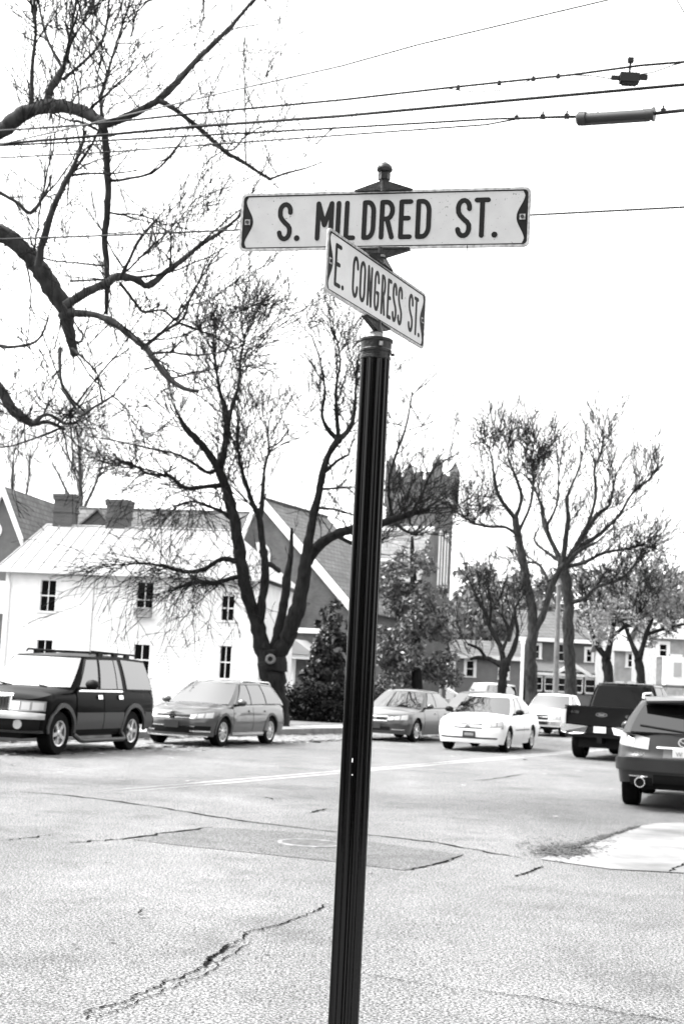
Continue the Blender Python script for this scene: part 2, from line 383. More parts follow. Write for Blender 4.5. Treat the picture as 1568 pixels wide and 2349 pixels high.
mb = MB().lathe([(.0375, zcol_b - .001), (.0405, zcol_b + .002), (.0405, zcol_b + h * .14), (.0385, zcol_b + h * .17), (.0395, zcol_b + h * .33), (.0420, zcol_b + h * .36), (.0425, zcol_b + h * .45), (.0405, zcol_b + h * .5), (.0415, zcol_b + h * .82), (.0448, zcol_b + h * .88), (.0448, zcol_b + h * .97), (.042, zcol_b + h), (.024, zcol_b + h * 1.04)], 36)
coll = mb.build('collar', cast_iron, sign, 35)
MB().box((.012, -.0415, zcol_b + h * .66), (.010, .004, .012)).build('set_screw', zinc, coll)
MB().tube([(.040, -.01, zcol_b + h * .25), (.049, -.012, zcol_b + h * .25)], .004, 8).build('set_screw', cast_iron, coll)
zm, zc = zz(888, 505), zz(865, 671)
HP = .163
mb = MB().lathe([(.024, zcol_t + .001), (.023, zcol_t + .006), (.017, zcol_t + .010), (.0165, zc - HP / 2 - .030), (.019, zc - HP / 2 - .028)], 20); mb.build('neck', zinc, sign, 40)
for xy in ((-.010, -.0365, zz(801, 1742)), (-.0085, -.0365, zz(800, 1775))):
    MB().box((xy[0], xy[1] - .0008, xy[2]), (.003, .002, .010 if xy[0] < -.009 else .003)).build('paint_chip', white_trim, shaft)

def arc(cx, cy, rx, ry, a0, a1, n=8): return [(cx + rx * math.cos(R(a0 + (a1 - a0) * i / n)), cy + ry * math.sin(R(a0 + (a1 - a0) * i / n))) for i in range(n + 1)]
GL = {
 'S': [arc(.5, .79, .5, .21, -8, 180) + [(.03, .66), (.2, .57), (.5, .47), (.8, .39), (.97, .31)] + arc(.5, .21, .5, .21, 0, -172)],
 'M': [[(0, 0), (0, 1), (.5, .38), (1, 1), (1, 0)]], 'I': [[(.5, 0), (.5, 1)]], 'L': [[(0, 1), (0, 0), (1, 0)]],
 'D': [[(0, 0), (0, 1), (.4, 1)] + arc(.4, .72, .6, .28, 90, 0) + arc(.4, .28, .6, .28, 0, -90) + [(0, 0)]],
 'R': [[(0, 0), (0, 1), (.45, 1)] + arc(.45, .76, .55, .24, 90, -90) + [(0, .52)], [(.5, .52), (1, 0)]],
 'E': [[(1, 1), (0, 1), (0, 0), (1, 0)], [(0, .53), (.8, .53)]], 'T': [[(0, 1), (1, 1)], [(.5, 1), (.5, 0)]],
 'C': [arc(.5, .76, .5, .24, 0, 180) + arc(.5, .24, .5, .24, 180, 360)],
 'O': [arc(.5, .76, .5, .24, 0, 180) + arc(.5, .24, .5, .24, 180, 360) + [(1, .76)]],
 'N': [[(0, 0), (0, 1), (1, 0), (1, 1)]],
 'G': [arc(.5, .76, .5, .24, 0, 180) + arc(.5, .24, .5, .24, 180, 360) + [(1, .45), (.58, .45)]],
}
def glyph(ch, x0, x1, hgt, sw, y, parent):
    mb = MB(); k = 0
    def disc(cx, cz, r, yy):
        n_ = 14; mb.extr([(cx + r * math.cos(2 * math.pi * i / n_), yy, cz + r * math.sin(2 * math.pi * i / n_)) for i in range(n_)], (0, .0012, 0))
    if ch == '.':
        disc((x0 + x1) / 2, -hgt / 2 + sw * .62, sw * .62, y)
    else:
        w = max(x1 - x0 - sw, .0001); hh = hgt - sw
        for st in GL[ch]:
            pts = [(x0 + sw / 2 + a * w, -hh / 2 + b * hh) for a, b in st]
            for i in range(len(pts) - 1):
                (ax, az), (bx, bz) = pts[i], pts[i + 1]; dx, dz = bx - ax, bz - az; l = math.hypot(dx, dz) or 1; nx, nz = -dz / l * sw / 2, dx / l * sw / 2
                yy = y - k * 2e-6; k += 1
                mb.extr([(ax + nx, yy, az + nz), (ax - nx, yy, az - nz), (bx - nx, yy, bz - nz), (bx + nx, yy, bz + nz)], (0, .0012, 0))
            for a, b in pts: disc(a, b, sw / 2 * .995, y - k * 2e-6); k += 1
    return mb.build('letter', ink, parent)
def rrect(w, hgt, r, n=6):
    out = []
    for cx, cz, a0 in ((w / 2 - r, hgt / 2 - r, 0), (-w / 2 + r, hgt / 2 - r, 90), (-w / 2 + r, -hgt / 2 + r, 180), (w / 2 - r, -hgt / 2 + r, 270)):
        out += [(cx + r * math.cos(R(a0 + 90 * i / n)), cz + r * math.sin(R(a0 + 90 * i / n))) for i in range(n + 1)]
    return out
def loop_ring(mb, outer, inner, y0, y1):        # raised ring between two outlines with the same point count
    n_ = len(outer); vs_ = [(a, y, b) for y in (y1, y0) for a, b in outer] + [(a, y, b) for y in (y1, y0) for a, b in inner]
    o1, o0, i1, i0 = 0, n_, 2 * n_, 3 * n_; fs = []
    for k in range(n_):
        j = (k + 1) % n_
        fs += [(o1 + k, o1 + j, i1 + j, i1 + k), (o0 + k, o0 + j, o1 + j, o1 + k), (i1 + k, i1 + j, i0 + j, i0 + k)]
    mb.add(vs_, fs)
# aged white sheeting with dark specks
def speck(m_):
    nt = m_.node_tree; b = nt.nodes['Principled BSDF']; old = b.inputs['Base Color'].links[0].from_socket
    tc = nt.nodes.new('ShaderNodeTexCoord'); n1 = nt.nodes.new('ShaderNodeTexNoise'); n1.inputs['Scale'].default_value = 170; n1.inputs['Detail'].default_value = 2
    n2 = nt.nodes.new('ShaderNodeTexNoise'); n2.inputs['Scale'].default_value = 9; ad = nt.nodes.new('ShaderNodeMath'); ad.operation = 'MULTIPLY_ADD'; ad.inputs[1].default_value = .25
    r = nt.nodes.new('ShaderNodeValToRGB'); e = r.color_ramp.elements; e[0].position, e[1].position = .83, .88; e[0].color = (1, 1, 1, 1); e[1].color = (.3, .3, .3, 1)
    mx = nt.nodes.new('ShaderNodeMixRGB'); mx.blend_type = 'MULTIPLY'; mx.inputs[0].default_value = 1
    nt.links.new(tc.outputs['Object'], n1.inputs['Vector']); nt.links.new(tc.outputs['Object'], n2.inputs['Vector'])
    nt.links.new(n2.outputs['Fac'], ad.inputs[0]); nt.links.new(n1.outputs['Fac'], ad.inputs[2]); nt.links.new(ad.outputs[0], r.inputs[0])
    nt.links.new(old, mx.inputs[1]); nt.links.new(r.outputs[0], mx.inputs[2]); nt.links.new(mx.outputs[0], b.inputs['Base Color'])
speck(sheeting); speck(sheeting_lit)
def sign_plate(zc_, ang, letters, zl, zr, sw, label, hgt=.110, WP=.79, face=sheeting):
    """letters: (char, screen fraction start, end) measured along the plate; undone for perspective with end depths zl, zr"""
    pl = MB(); n_ = 28
    pl.extr([(a, -.0015, b) for a, b in rrect(WP, HP, .016)], (0, .003, 0))
    p = pl.build('sign_plate', face, sign, None, (0, 0, zc_)); p.rotation_euler = (0, 0, ang); p['label'] = label
    yf = -.0016
    mb = MB(); loop_ring(mb, rrect(WP - .001, HP - .001, .0155), rrect(WP - .014, HP - .014, .011), yf + .0005, yf - .0014); mb.build('rim', sign_rim, p, 40)
    mb = MB(); loop_ring(mb, rrect(WP - .0145, HP - .0145, .011), rrect(WP - .0205, HP - .0205, .008), yf + .0005, yf - .0006); mb.build('border', ink, p)
    xe, ze = (WP - .0205) / 2, (HP - .0205) / 2 - .0006
    for sx in (-1, 1):
        inner = []; m_ = 22
        for i in range(m_ + 1):
            z = -ze + 2 * ze * i / m_; t = abs(z) / ze
            w = .0045 + .0215 * (0.5 + 0.5 * math.cos(math.pi * min(1, t * 1.12))) + (.006 * max(0, (t - .86) / .14))
            inner.append((sx * (xe - w), z))
        poly = [(sx * xe, -ze), (sx * xe, ze)] + inner[::-1]
        mb = MB().extr([(a, yf - .0004, b) for a, b in poly], (0, .0009, 0)); ep = mb.build('end_panel', ink, p)
        mb = MB().box((sx * (xe - .0105), yf - .001, 0), (.0150, .002, .0150)); bo = mb.build('bolt_washer', sign_rim, p)
        MB().tube([(sx * (xe - .0105), yf - .0015, 0), (sx * (xe - .0105), yf - .006, 0)], .0048, 8).build('bolt', cast_iron, p, 30)
    for ch, a0, a1 in letters:
        f = lambda a: (a / zr) / ((1 - a) / zl + a / zr)
        glyph(ch, -WP / 2 + WP * f(a0), -WP / 2 + WP * f(a1), hgt, sw, yf - .0008, p)
    # saddle brackets above and below the plate
    for s in (1, -1):
        zb = s * HP / 2; L_ = .078; mb = MB()
        for sx in (-1, 1):
            mb.extr([(sx * .006, -.007, zb - s * .004), (sx * L_, -.004, zb - s * .004), (sx * (L_ + .002), -.003, zb + s * .002), (sx * .012, -.007, zb + s * .024), (sx * .006, -.007, zb + s * .026)], (0, .014, 0))
            mb.extr([(sx * .010, -.010, zb - s * .002), (sx * (L_ - .006), -.0065, zb - s * .002), (sx * (L_ - .006), -.0065, zb + s * .001), (sx * .010, -.010, zb + s * .001)], (0, .019, 0))
        mb.lathe([(.011, min(zb - s * .004, zb + s * .028)), (.011, max(zb - s * .004, zb + s * .028))], 14)
        mb.build('saddle_bracket', cast_iron, p, 30)
    return p
XA = lambda c0, c1: ((c0 - 97) / 1400, (c1 - 97) / 1400)
ML = [(c, *XA(a, b)) for c, a, b in (('S', 275, 346), ('.', 358, 385), ('M', 458, 544), ('I', 554, 578), ('L', 595, 652), ('D', 681, 747), ('R', 765, 838), ('E', 858, 925), ('D', 940, 1015), ('S', 1133, 1211), ('T', 1222, 1301), ('.', 1308, 1342))]
sign_plate(zm, R(-12.5), ML, 3.80, 3.60, .0130, 'white plate lettered S. MILDRED ST.')
XB = lambda c0, c1: ((c0 - 497) / 503, (c1 - 497) / 503)
CL = [(c, *XB(a, b)) for c, a, b in (('E', 540, 572), ('.', 577, 590), ('C', 630, 660), ('O', 667, 697), ('N', 706, 731), ('G', 741, 767), ('R', 777, 799), ('E', 808, 829), ('S', 834, 857), ('S', 862, 885), ('S', 916, 940), ('T', 944, 966), ('.', 966, 977))]
sign_plate(zc, R(64), CL, 3.42, 3.98, .0105, 'white plate lettered E. CONGRESS ST.', WP=.635, face=sheeting_lit)
# piece between the plates and the finial on top
zb, zt = zc + HP / 2 + .018, zm - HP / 2 - .018
mb = MB().lathe([(.013, zb), (.015, zb + .002), (.013, (zb + zt) / 2), (.016, zt - .006), (.0165, zt)], 18); mid = mb.build('spacer', zinc, sign, 35)
zt = zm + HP / 2 + .026
mb = MB().lathe([(.0125, zt), (.0125, zt + .003)], 16); mb.lathe([(.0165, zt + .003), (.0165, zt + .022)], 6); mb.build('hex_nut', cast_iron, sign, 20)
mb = MB().lathe([(.009, zt + .022), (.012, zt + .025), (.018, zt + .026), (.0212, zt + .030), (.0215, zt + .034), (.019, zt + .041), (.0125, zt + .0475), (.006, zt + .0505), (.0055, zt + .052), (.002, zt + .053)], 24); mb.build('finial', cast_iron, sign, 45)
MB().tube([(.2255, -.0605, zm - HP / 2 + .004), (.226, -.0605, zm - HP / 2 - .012)], .0013, 5).build('drip', cast_iron, sign)

# ------------------------------------------------------------------ overhead cables (they run along Mildred Street, on its far side)
def wire_pt(px, py, Y0):
    a, b, c = ray(px, py); k = a / b; Y = Y0 / (1 + .466 * k); return Vector((k * Y, Y, CAM_H + c / b * Y))
def cable(pts, Y0, rad, m, label, ext=True):
    q = [wire_pt(x, y, Y0) for x, y in pts]
    if ext:
        d0 = (q[0] - q[1]).normalized(); d1 = (q[-1] - q[-2]).normalized()
        q = [q[0] + d0 * 30 + Vector((0, 0, .6))] + [q[0] + d0 * 10] + q + [q[-1] + d1 * 8, q[-1] + d1 * 22 + Vector((0, 0, .5))]
    o = MB().tube(q, rad, 6).build('overhead_cable', m, None, 60)
    return tag(o, label, 'cable', 'overhead cables above the crossing')
Y0 = 15.5
cable([(0, 300), (190, 287), (430, 262), (784, 229), (1029, 201), (1219, 181), (1314, 171), (1469, 150), (1568, 142)], Y0, .0135, cable_m, 'thin messenger cable carrying the small square tap box')
cable([(0, 330), (195, 314), (450, 290), (784, 266), (1149, 232), (1568, 194)], Y0, .018, cable_m, 'thickest black cable, third line from the top of the picture')
cable([(0, 334), (250, 322), (784, 293), (1124, 273), (1184, 271), (1299, 267), (1325, 267)], Y0, .012, cable_m, 'black cable entering the left end of the long splice case', False)
cable([(0, 362), (250, 349), (450, 334), (784, 310), (1114, 286), (1184, 273), (1245, 270), (1325, 269)], Y0 + .15, .010, cable_m, 'lower thin cable rising to meet the splice case cable', False)
cable([(1495, 261), (1520, 258), (1568, 253), (1700, 243)], Y0, .020, cable_m, 'short black cable leaving the right end of the long splice case', False)
cable([(0, 549), (250, 540), (555, 527), (888, 510), (1220, 493), (1568, 475)], 17.5, .013, cable_m, 'single thin cable passing behind the upper name plate')
cable([(300, 262), (545, 205), (784, 151), (960, 102), (1180, 50), (1392, 0)], 13.0, .008, cable_grey, 'faint thin wire slanting steeply to the top edge')
cable([(1546, -10), (1557, 10), (1572, 36)], 13.0, .006, cable_grey, 'tiny piece of wire in the top right corner')
cable([(1029, 203), (1060, 209), (1100, 211), (1160, 206), (1215, 184)], Y0 + .05, .006, cable_grey, 'slack pale drop loop under the messenger cable', False)
cable([(1310, 172), (1360, 174), (1405, 181), (1432, 178), (1470, 170), (1500, 165), (1540, 150), (1568, 143)], Y0 + .05, .007, cable_grey, 'pale loop of wire running through the tap box', False)
def along(px, py, Yk): return wire_pt(px, py, Yk)
sp = empty('splice_case', along(1410, 268, Y0)); a = along(1322, 273, Y0); b = along(1500, 262, Y0); d = (b - a); ln = d.length; d.normalize()
loc = sp.location
pts = [a + d * t - loc for t in (0, .02, .021, ln * .12, ln * .121, ln * .88, ln * .881, ln - .021, ln - .02, ln)]
MB().tube(pts, [.055, .075, .075, .075, .056, .056, .062, .062, .075, .075], 14).build('case', splice_m, sp, 30)
upv = Vector((0, 0, 1))
MB().tube([a - loc + d * .05 - upv * .06, b - loc - d * .05 - upv * .055], .022, 8).build('seam_flange', splice_m, sp, 40)
for t in (.27, .86): MB().tube([a - loc + d * ln * t + upv * .04, a - loc + d * ln * t + upv * .12], .006, 6).build('bolt', splice_m, sp)
tag(sp, 'long grey cylindrical splice case hanging on the overhead cable', 'splice case')
for k, (x, y, w) in enumerate(((1184, 270, .022), (1244, 268, .026), (1299, 267, .026), (1520, 255, .026))):
    c = along(x, y, Y0); ob = MB().box((0, 0, 0), (w * 2, w, w * 2)).box((0, 0, w * 1.7), (w * .7, w * .6, w * 1.4)).build('cable_clamp', cable_m, None, None, c)
    tag(ob, ['small clamp where the two thin cables meet', 'middle clamp left of the splice case', 'clamp just left of the splice case', 'clamp just right of the splice case'][k], 'clamp', 'clamps on the overhead cables')
tb = empty('tap_box', along(1442, 180, Y0))
MB().box((0, 0, 0), (.20, .10, .10)).box((0, 0, -.055), (.15, .08, .03)).box((.14, 0, .02), (.10, .05, .05)).box((-.14, 0, .0), (.10, .04, .04)).build('housing', cable_m, tb)
MB().tube([(0, 0, .05), (.01, 0, .20)], .012, 6).box((.01, 0, .2), (.06, .05, .05)).build('hanger', cable_m, tb)
tag(tb, 'small dark tap box hanging below the thin top cable', 'tap box')
for k, (x, y) in enumerate(((1050, 200), (1144, 190), (1222, 180), (1279, 174))):
    ob = MB().box((0, 0, 0), (.045, .04, .05), taper=.6).build('cable_clip', cable_m, None, None, along(x, y, Y0))
    tag(ob, ['first', 'second', 'third', 'fourth'][k] + ' tiny clip from the left on the thin messenger cable', 'clip', 'clips on the messenger cable')

# ------------------------------------------------------------------ trees
def catmull(pts, rad, sub=4):
    out = []; ro = []; m = len(pts)
    for i in range(m - 1):
        p0, p1, p2, p3 = pts[max(i - 1, 0)], pts[i], pts[i + 1], pts[min(i + 2, m - 1)]
        for k in range(sub):
            t = k / sub
            out.append(.5 * ((2 * p1) + (p2 - p0) * t + (2 * p0 - 5 * p1 + 4 * p2 - p3) * t * t + (3 * p1 - p0 - 3 * p2 + p3) * t ** 3)); ro.append(rad[i] + (rad[i + 1] - rad[i]) * t)
    return out + [pts[-1]], ro + [rad[-1]]
def limb(pts, Y, dY=0.0, y_start=0.0, sub=4, seed=0):
    """traced course of a limb: (px, py, radius px); it drifts dY metres in depth from base to tip"""
    rr = random.Random(seed); n = len(pts); W = []; Rr = []
    for i, (x, y, r) in enumerate(pts):
        yy = Y + y_start + dY * (i / max(1, n - 1)); W.append(P(x, y, yy)); Rr.append(r * .88 * yy / FPX)
    w, r = catmull(W, Rr, sub)
    return [p + Vector((rr.gauss(0, .06), rr.gauss(0, .06), rr.gauss(0, .05))) * r_ for p, r_ in zip(w, r)], [a * rr.choice((.94, 1, 1, 1.05, 1.14)) for a in r]
def twig(mb, p, d, L, r, lev, rr, up, wob, nk, store=None, minr=.004, droop=0.0):
    ns = max(3, int(3 + lev * 2)); pts = [p.copy()]; rad = [r]; q = p.copy(); dd = d.normalized(); st = L / ns
    for i in range(ns):
        dd = (dd + Vector((rr.uniform(-1, 1), rr.uniform(-1, 1), rr.uniform(-1, 1))) * wob + Vector((0, 0, up - droop * i / ns))).normalized()
        q = q + dd * st; pts.append(q.copy()); rad.append(max(minr, r * (1 - .75 * (i + 1) / ns)) * rr.choice((1, 1, 1, 1.35)))
    mb.tube(pts, rad, 4 if r > .012 else 3, cap=False)
    if store is not None: store.append((pts, rad))
    if lev > 0:
        for k in range(nk + rr.randint(-1, 1)):
            i = rr.randint(1, ns - 1 if ns > 2 else 1); t = (pts[i + 1] - pts[i]).normalized()
            side = Vector((rr.uniform(-1, 1), rr.uniform(-1, 1), rr.uniform(-.6, 1))).normalized()
            twig(mb, pts[i].lerp(pts[i + 1], rr.random()), (t * 1.0 + side * rr.uniform(.45, .9)), L * rr.uniform(.4, .8), max(minr, rad[i] * .62), lev - 1, rr, up, wob, nk, None, minr, droop)
def sprouts(mb, limbs, n, L, r, lev, up=.25, wob=.22, nk=3, seed=1, lo=.25, tan=.6, upw=.7, side=.7, minr=.004, droop=0.0):
    rr = random.Random(seed); tot = [sum((w[i + 1] - w[i]).length for i in range(len(w) - 1)) for w, _ in limbs]
    for k in range(n):
        li = rr.choices(range(len(limbs)), tot)[0]; w, rd = limbs[li]; i = int(len(w) * (lo + (1 - lo) * rr.random() ** .8)); i = min(max(i, 0), len(w) - 2)
        t = (w[i + 1] - w[i]).normalized()
        d = t * tan + Vector((0, 0, upw)) + Vector((rr.uniform(-1, 1), rr.uniform(-1, 1), rr.uniform(-.5, .7))) * side
        twig(mb, w[i].lerp(w[i + 1], rr.random()), d, L * rr.uniform(.45, 1.25), min(r, rd[i] * .7) * rr.uniform(.7, 1.1), lev, rr, up, wob, nk, None, minr, droop)
def tree(name, base, label, limbs, trunk_i, twigs, m=bark, tm=twig_m, cat='tree', group=None, n_side=9):
    root = empty(name, base); off = Vector(base)
    for i, (w, r) in enumerate(limbs):
        mb = MB().tube([p - off for p in w], r, n_side if i in trunk_i else 7)
        mb.build('trunk' if i in trunk_i else 'limb', m, root, 60)
    if twigs:
        twigs.v = [(v[0] - off.x, v[1] - off.y, v[2] - off.z) for v in twigs.v]
        twigs.build('twigs', tm, root, None, kind='stuff')
    tag(root, label, cat, group); return root

# --- near tree: its trunk stands left of the frame, its limbs reach over the street
Y1 = 20.5
T1 = [
 [(-835, 1800, 110), (-830, 1500, 95), (-815, 1200, 88), (-790, 950, 80), (-740, 800, 64)],
 [(-760, 900, 60), (-560, 640, 44), (-300, 440, 32), (-120, 350, 27), (0, 300, 23), (40, 270, 21), (85, 249, 20), (130, 243, 19), (180, 251, 17), (215, 268, 15), (242, 287, 13)],
 [(215, 272, 12), (250, 283, 11), (290, 268, 11), (335, 246, 10), (365, 228, 10), (400, 195, 9), (440, 150, 8), (490, 100, 7), (530, 60, 6), (560, 25, 5), (600, -20, 4)],
 [(365, 231, 8), (400, 250, 6.5), (440, 280, 6.5), (480, 315, 6), (520, 350, 6), (555, 370, 5), (590, 393, 4.5), (621, 412, 4.5)],
 [(619, 411, 3.5), (660, 396, 3), (700, 386, 2.4), (738, 372, 1.6)],
 [(236, 283, 12), (243, 330, 10), (246, 390, 9.5), (248, 450, 10), (245, 500, 9), (240, 550, 9), (245, 610, 8), (246, 660, 7), (244, 722, 5)],
 [(-780, 980, 66), (-560, 720, 44), (-300, 560, 34), (-120, 520, 28), (0, 537, 24), (40, 562, 23), (75, 597, 22), (105, 637, 24), (130, 680, 25), (150, 707, 24), (156, 742, 18), (164, 782, 13), (173, 814, 12)],
 [(150, 702, 14), (200, 670, 12), (245, 650, 12), (270, 635, 11), (310, 640, 10), (340, 655, 9.5), (380, 625, 8), (420, 595, 7), (470, 555, 6), (510, 530, 5), (556, 490, 3.5)],
 [(160, 718, 12), (215, 722, 9), (260, 740, 9.5), (300, 770, 9), (340, 805, 8.5), (380, 860, 8), (420, 890, 6.5), (455, 898, 4)],
 [(113, 243, 11), (114, 212, 11), (130, 185, 11), (147, 152, 9)],
 [(147, 155, 6), (160, 110, 4.5), (165, 60, 4), (180, -20, 3)],
 [(143, 155, 5), (118, 110, 4), (100, 60, 3.5), (85, -20, 3)],
 [(145, 182, 5), (200, 135, 4), (235, 92, 3.5), (245, 50, 3), (258, 12, 2)],
 [(72, 250, 6), (75, 150, 5), (82, 80, 4.5), (80, 20, 4), (76, -30, 4)],
 [(-760, 1150, 60), (-500, 930, 34), (-220, 830, 24), (-60, 850, 18), (0, 892, 15), (30, 940, 14), (55, 960, 13), (78, 972, 8), (110, 968, 5), (150, 985, 4)],
 [(88, 612, 11), (100, 552, 10), (125, 472, 9), (160, 402, 7), (188, 335, 4.5), (197, 300, 3)],
 [(160, 403, 4), (205, 398, 3.2), (262, 398, 2.4), (318, 390, 1.5)],
 [(-120, 380, 8), (-40, 425, 6), (0, 442, 5), (40, 465, 5), (72, 488, 6), (105, 440, 3.4), (120, 400, 2.5)],
 [(138, 800, 6), (138, 850, 4.5), (145, 890, 4.5), (170, 930, 4), (190, 950, 4.5), (215, 935, 3.5), (265, 905, 2.5)],
 [(166, 800, 4), (195, 825, 3), (222, 855, 2.5), (238, 895, 2)],
 [(-140, 760, 8), (-40, 790, 6), (0, 793, 5), (28, 796, 4.5), (85, 782, 3.5), (112, 730, 2.6)],
 [(75, 972, 5), (108, 950, 4.5), (150, 972, 4), (180, 965, 3.5), (190, 950, 3)],
 [(240, 300, 5), (232, 230, 4.5), (250, 160, 4), (270, 90, 3), (300, 0, 2.5)],
 [(275, 640, 5), (300, 590, 4.5), (320, 550, 4), (355, 508, 3)],
 [(275, 650, 5), (315, 700, 4), (330, 715, 3.5), (375, 712, 3), (405, 735, 4), (415, 700, 2)],
 [(325, 800, 4.5), (370, 765, 4), (412, 738, 4.5)],
 [(160, 645, 3), (225, 642, 2.6), (240, 644, 2.6)],
 [(480, 330, 3), (530, 345, 2.6), (560, 315, 2.2), (600, 290, 1.6)],
 [(565, 372, 2.5), (562, 330, 2.2), (566, 300, 1.6)], [(340, 812, 4), (390, 808, 3), (450, 815, 3), (520, 806, 1.5)],
]
rr1 = random.Random(5); LT1 = []
for i, pts in enumerate(T1):
    LT1.append(limb(pts, Y1, rr1.uniform(-1.2, 1.2) if i > 1 else -1.5, 1.5 if i == 0 else (.9 if i in (1, 6, 14) else 0), 4, i))
tw = MB(); inview = [LT1[i] for i in range(2, len(LT1)) if i not in (6, 14)] + [(LT1[i][0][18:], LT1[i][1][18:]) for i in (1, 6, 14)]
sprouts(tw, inview, 62, 2.1, .022, 3, up=.05, wob=.20, nk=3, seed=3, lo=.05, tan=.45, upw=.35, side=1.0, minr=.0048)
sprouts(tw, inview, 65, 1.2, .012, 2, up=.05, wob=.20, nk=2, seed=5, lo=.05, tan=.35, upw=.2, side=1.0, minr=.0048)
sprouts(tw, inview, 60, 1.2, .012, 1, up=-.05, wob=.19, nk=3, seed=4, lo=.05, tan=.3, upw=-.7, side=.8, minr=.0048)
sprouts(tw, [LT1[k] for k in (9, 10, 11, 12, 13, 22)], 30, 1.6, .015, 3, up=.10, wob=.19, nk=3, seed=14, lo=.1, tan=.6, upw=.4, side=.8, minr=.0048)
sprouts(tw, [LT1[k] for k in (8, 18, 19, 14, 21)], 24, 1.2, .012, 3, up=.02, wob=.23, nk=3, seed=9, lo=.4, tan=.6, upw=.1, side=1.0, minr=.0048)
b1 = P(-835, 1800, Y1 + 1.5); b1.z = .1
near_tree = tree('overhanging_tree', b1, 'large bare tree reaching its limbs over the street from the left edge', LT1, (0,), tw, bark_pale)
MB().tube([LT1[6][0][-1] - Vector(b1), LT1[6][0][-1] - Vector(b1) + Vector((.006, 0, -.012))], .07, 10).build('cut_end', bark, near_tree)

# --- forked street tree in front of the white house
Y2 = 45.0
T2 = [
 [(634, 1700, 40), (632, 1650, 35), (627, 1600, 33), (624, 1550, 35), (622, 1515, 38), (622, 1490, 34)],
 [(615, 1510, 24), (600, 1478, 21), (590, 1430, 19), (572, 1380, 18), (558, 1320, 17), (548, 1250, 16), (540, 1200, 15), (526, 1140, 14), (512, 1100, 13), (500, 1068, 12)],
 [(592, 1445, 13), (600, 1390, 11.5), (608, 1330, 11), (606, 1280, 10), (600, 1230, 8.5), (595, 1190, 7.5), (580, 1155, 6.5), (566, 1115, 5.5), (552, 1070, 4.5), (545, 1020, 3.5), (548, 960, 2.5)],
 [(596, 1185, 6), (602, 1130, 5), (606, 1080, 4), (616, 1030, 3), (612, 980, 2)],
 [(628, 1512, 22), (650, 1480, 20), (667, 1440, 21), (685, 1390, 20), (695, 1330, 18), (702, 1280, 15), (710, 1230, 12), (720, 1180, 11), (731, 1130, 10), (741, 1080, 9), (755, 1040, 8.5), (776, 1008, 11)],
 [(626, 1500, 15), (640, 1445, 14), (650, 1390, 12), (656, 1340, 11), (664, 1290, 8), (668, 1260, 6), (668, 1212, 4)],
 [(704, 1290, 15), (730, 1252, 14), (770, 1226, 13), (810, 1215, 12), (860, 1205, 11), (900, 1192, 10), (940, 1180, 7), (985, 1166, 4)],
 [(900, 1192, 6), (925, 1215, 4), (955, 1228, 3)], [(770, 1228, 6), (815, 1250, 5), (850, 1262, 3)],
 [(550, 1290, 8), (510, 1282, 6), (470, 1305, 6), (425, 1312, 5), (380, 1300, 4), (330, 1292, 3), (285, 1296, 2)],
 [(556, 1320, 8), (520, 1330, 6), (490, 1338, 7), (450, 1335, 5), (400, 1350, 3)],
 [(516, 1112, 8), (472, 1116, 6), (430, 1120, 6), (408, 1108, 5), (388, 1092, 5), (338, 1086, 3.5), (300, 1060, 2)],
 [(541, 1200, 7), (512, 1176, 5), (480, 1162, 4), (440, 1150, 3), (400, 1162, 2)],
 [(502, 1075, 10), (475, 1035, 9), (448, 1005, 10), (428, 985, 8), (410, 955, 5)],
 [(504, 1072, 11), (514, 1035, 9), (520, 985, 9), (516, 940, 8), (505, 900, 5), (495, 840, 3.5), (490, 770, 2)],
 [(520, 985, 7), (534, 930, 5.5), (548, 880, 4.5), (552, 820, 4), (562, 770, 2), (570, 740, 1.6)],
 [(562, 790, 2.2), (555, 760, 1.8), (550, 730, 1.5)],
 [(742, 1085, 6), (770, 1060, 4), (800, 1042, 3)], [(733, 1122, 4), (768, 1120, 3), (806, 1117, 2)], [(722, 1165, 4), (760, 1168, 3), (800, 1178, 2.5), (830, 1190, 2)],
 [(776, 1010, 8), (752, 985, 6), (738, 950, 4.5), (745, 900, 3.5), (735, 830, 2.8), (715, 770, 2)],
 [(778, 1008, 8), (800, 985, 7), (812, 950, 5), (815, 890, 3.5), (822, 820, 2.5)],
 [(776, 1005, 6), (772, 950, 5), (770, 890, 4), (780, 830, 3), (770, 770, 2)],
 [(900, 1190, 5), (890, 1120, 4), (905, 1050, 3.5), (930, 980, 3), (945, 900, 2)],
 [(940, 1180, 4), (970, 1130, 3), (990, 1080, 2.5), (1030, 1050, 2)],
 [(606, 1290, 6), (625, 1298, 7), (640, 1310, 6)], [(500, 1070, 6), (480, 1085, 5), (440, 1060, 4), (400, 1040, 3), (350, 1030, 2.5), (260, 1010, 2), (200, 1000, 1.5)],
 [(612, 1030, 3), (640, 1015, 2.5), (662, 985, 2), (658, 1000, 1.5)],
]
rr2 = random.Random(8)
LT2 = [limb(p, Y2, 0 if i < 2 else rr2.uniform(-2.2, 2.2), 0, 4, i) for i, p in enumerate(T2)]
tw = MB()
upper = [LT2[i] for i in (1, 2, 3, 11, 12, 13, 14, 15, 16)]; top_l = [(w[len(w) // 2:], r[len(r) // 2:]) for w, r in [LT2[13], LT2[14], LT2[15], LT2[2], LT2[3]]]
sprouts(tw, top_l, 85, 1.9, .024, 2, up=.05, wob=.16, nk=4, seed=21, lo=.0, tan=.6, upw=.45, side=.95, minr=.0085)
sprouts(tw, [LT2[k] for k in (20, 21, 22)], 52, 1.9, .024, 2, up=.05, wob=.16, nk=4, seed=22, lo=.05, tan=.6, upw=.4, side=.95, minr=.0085)
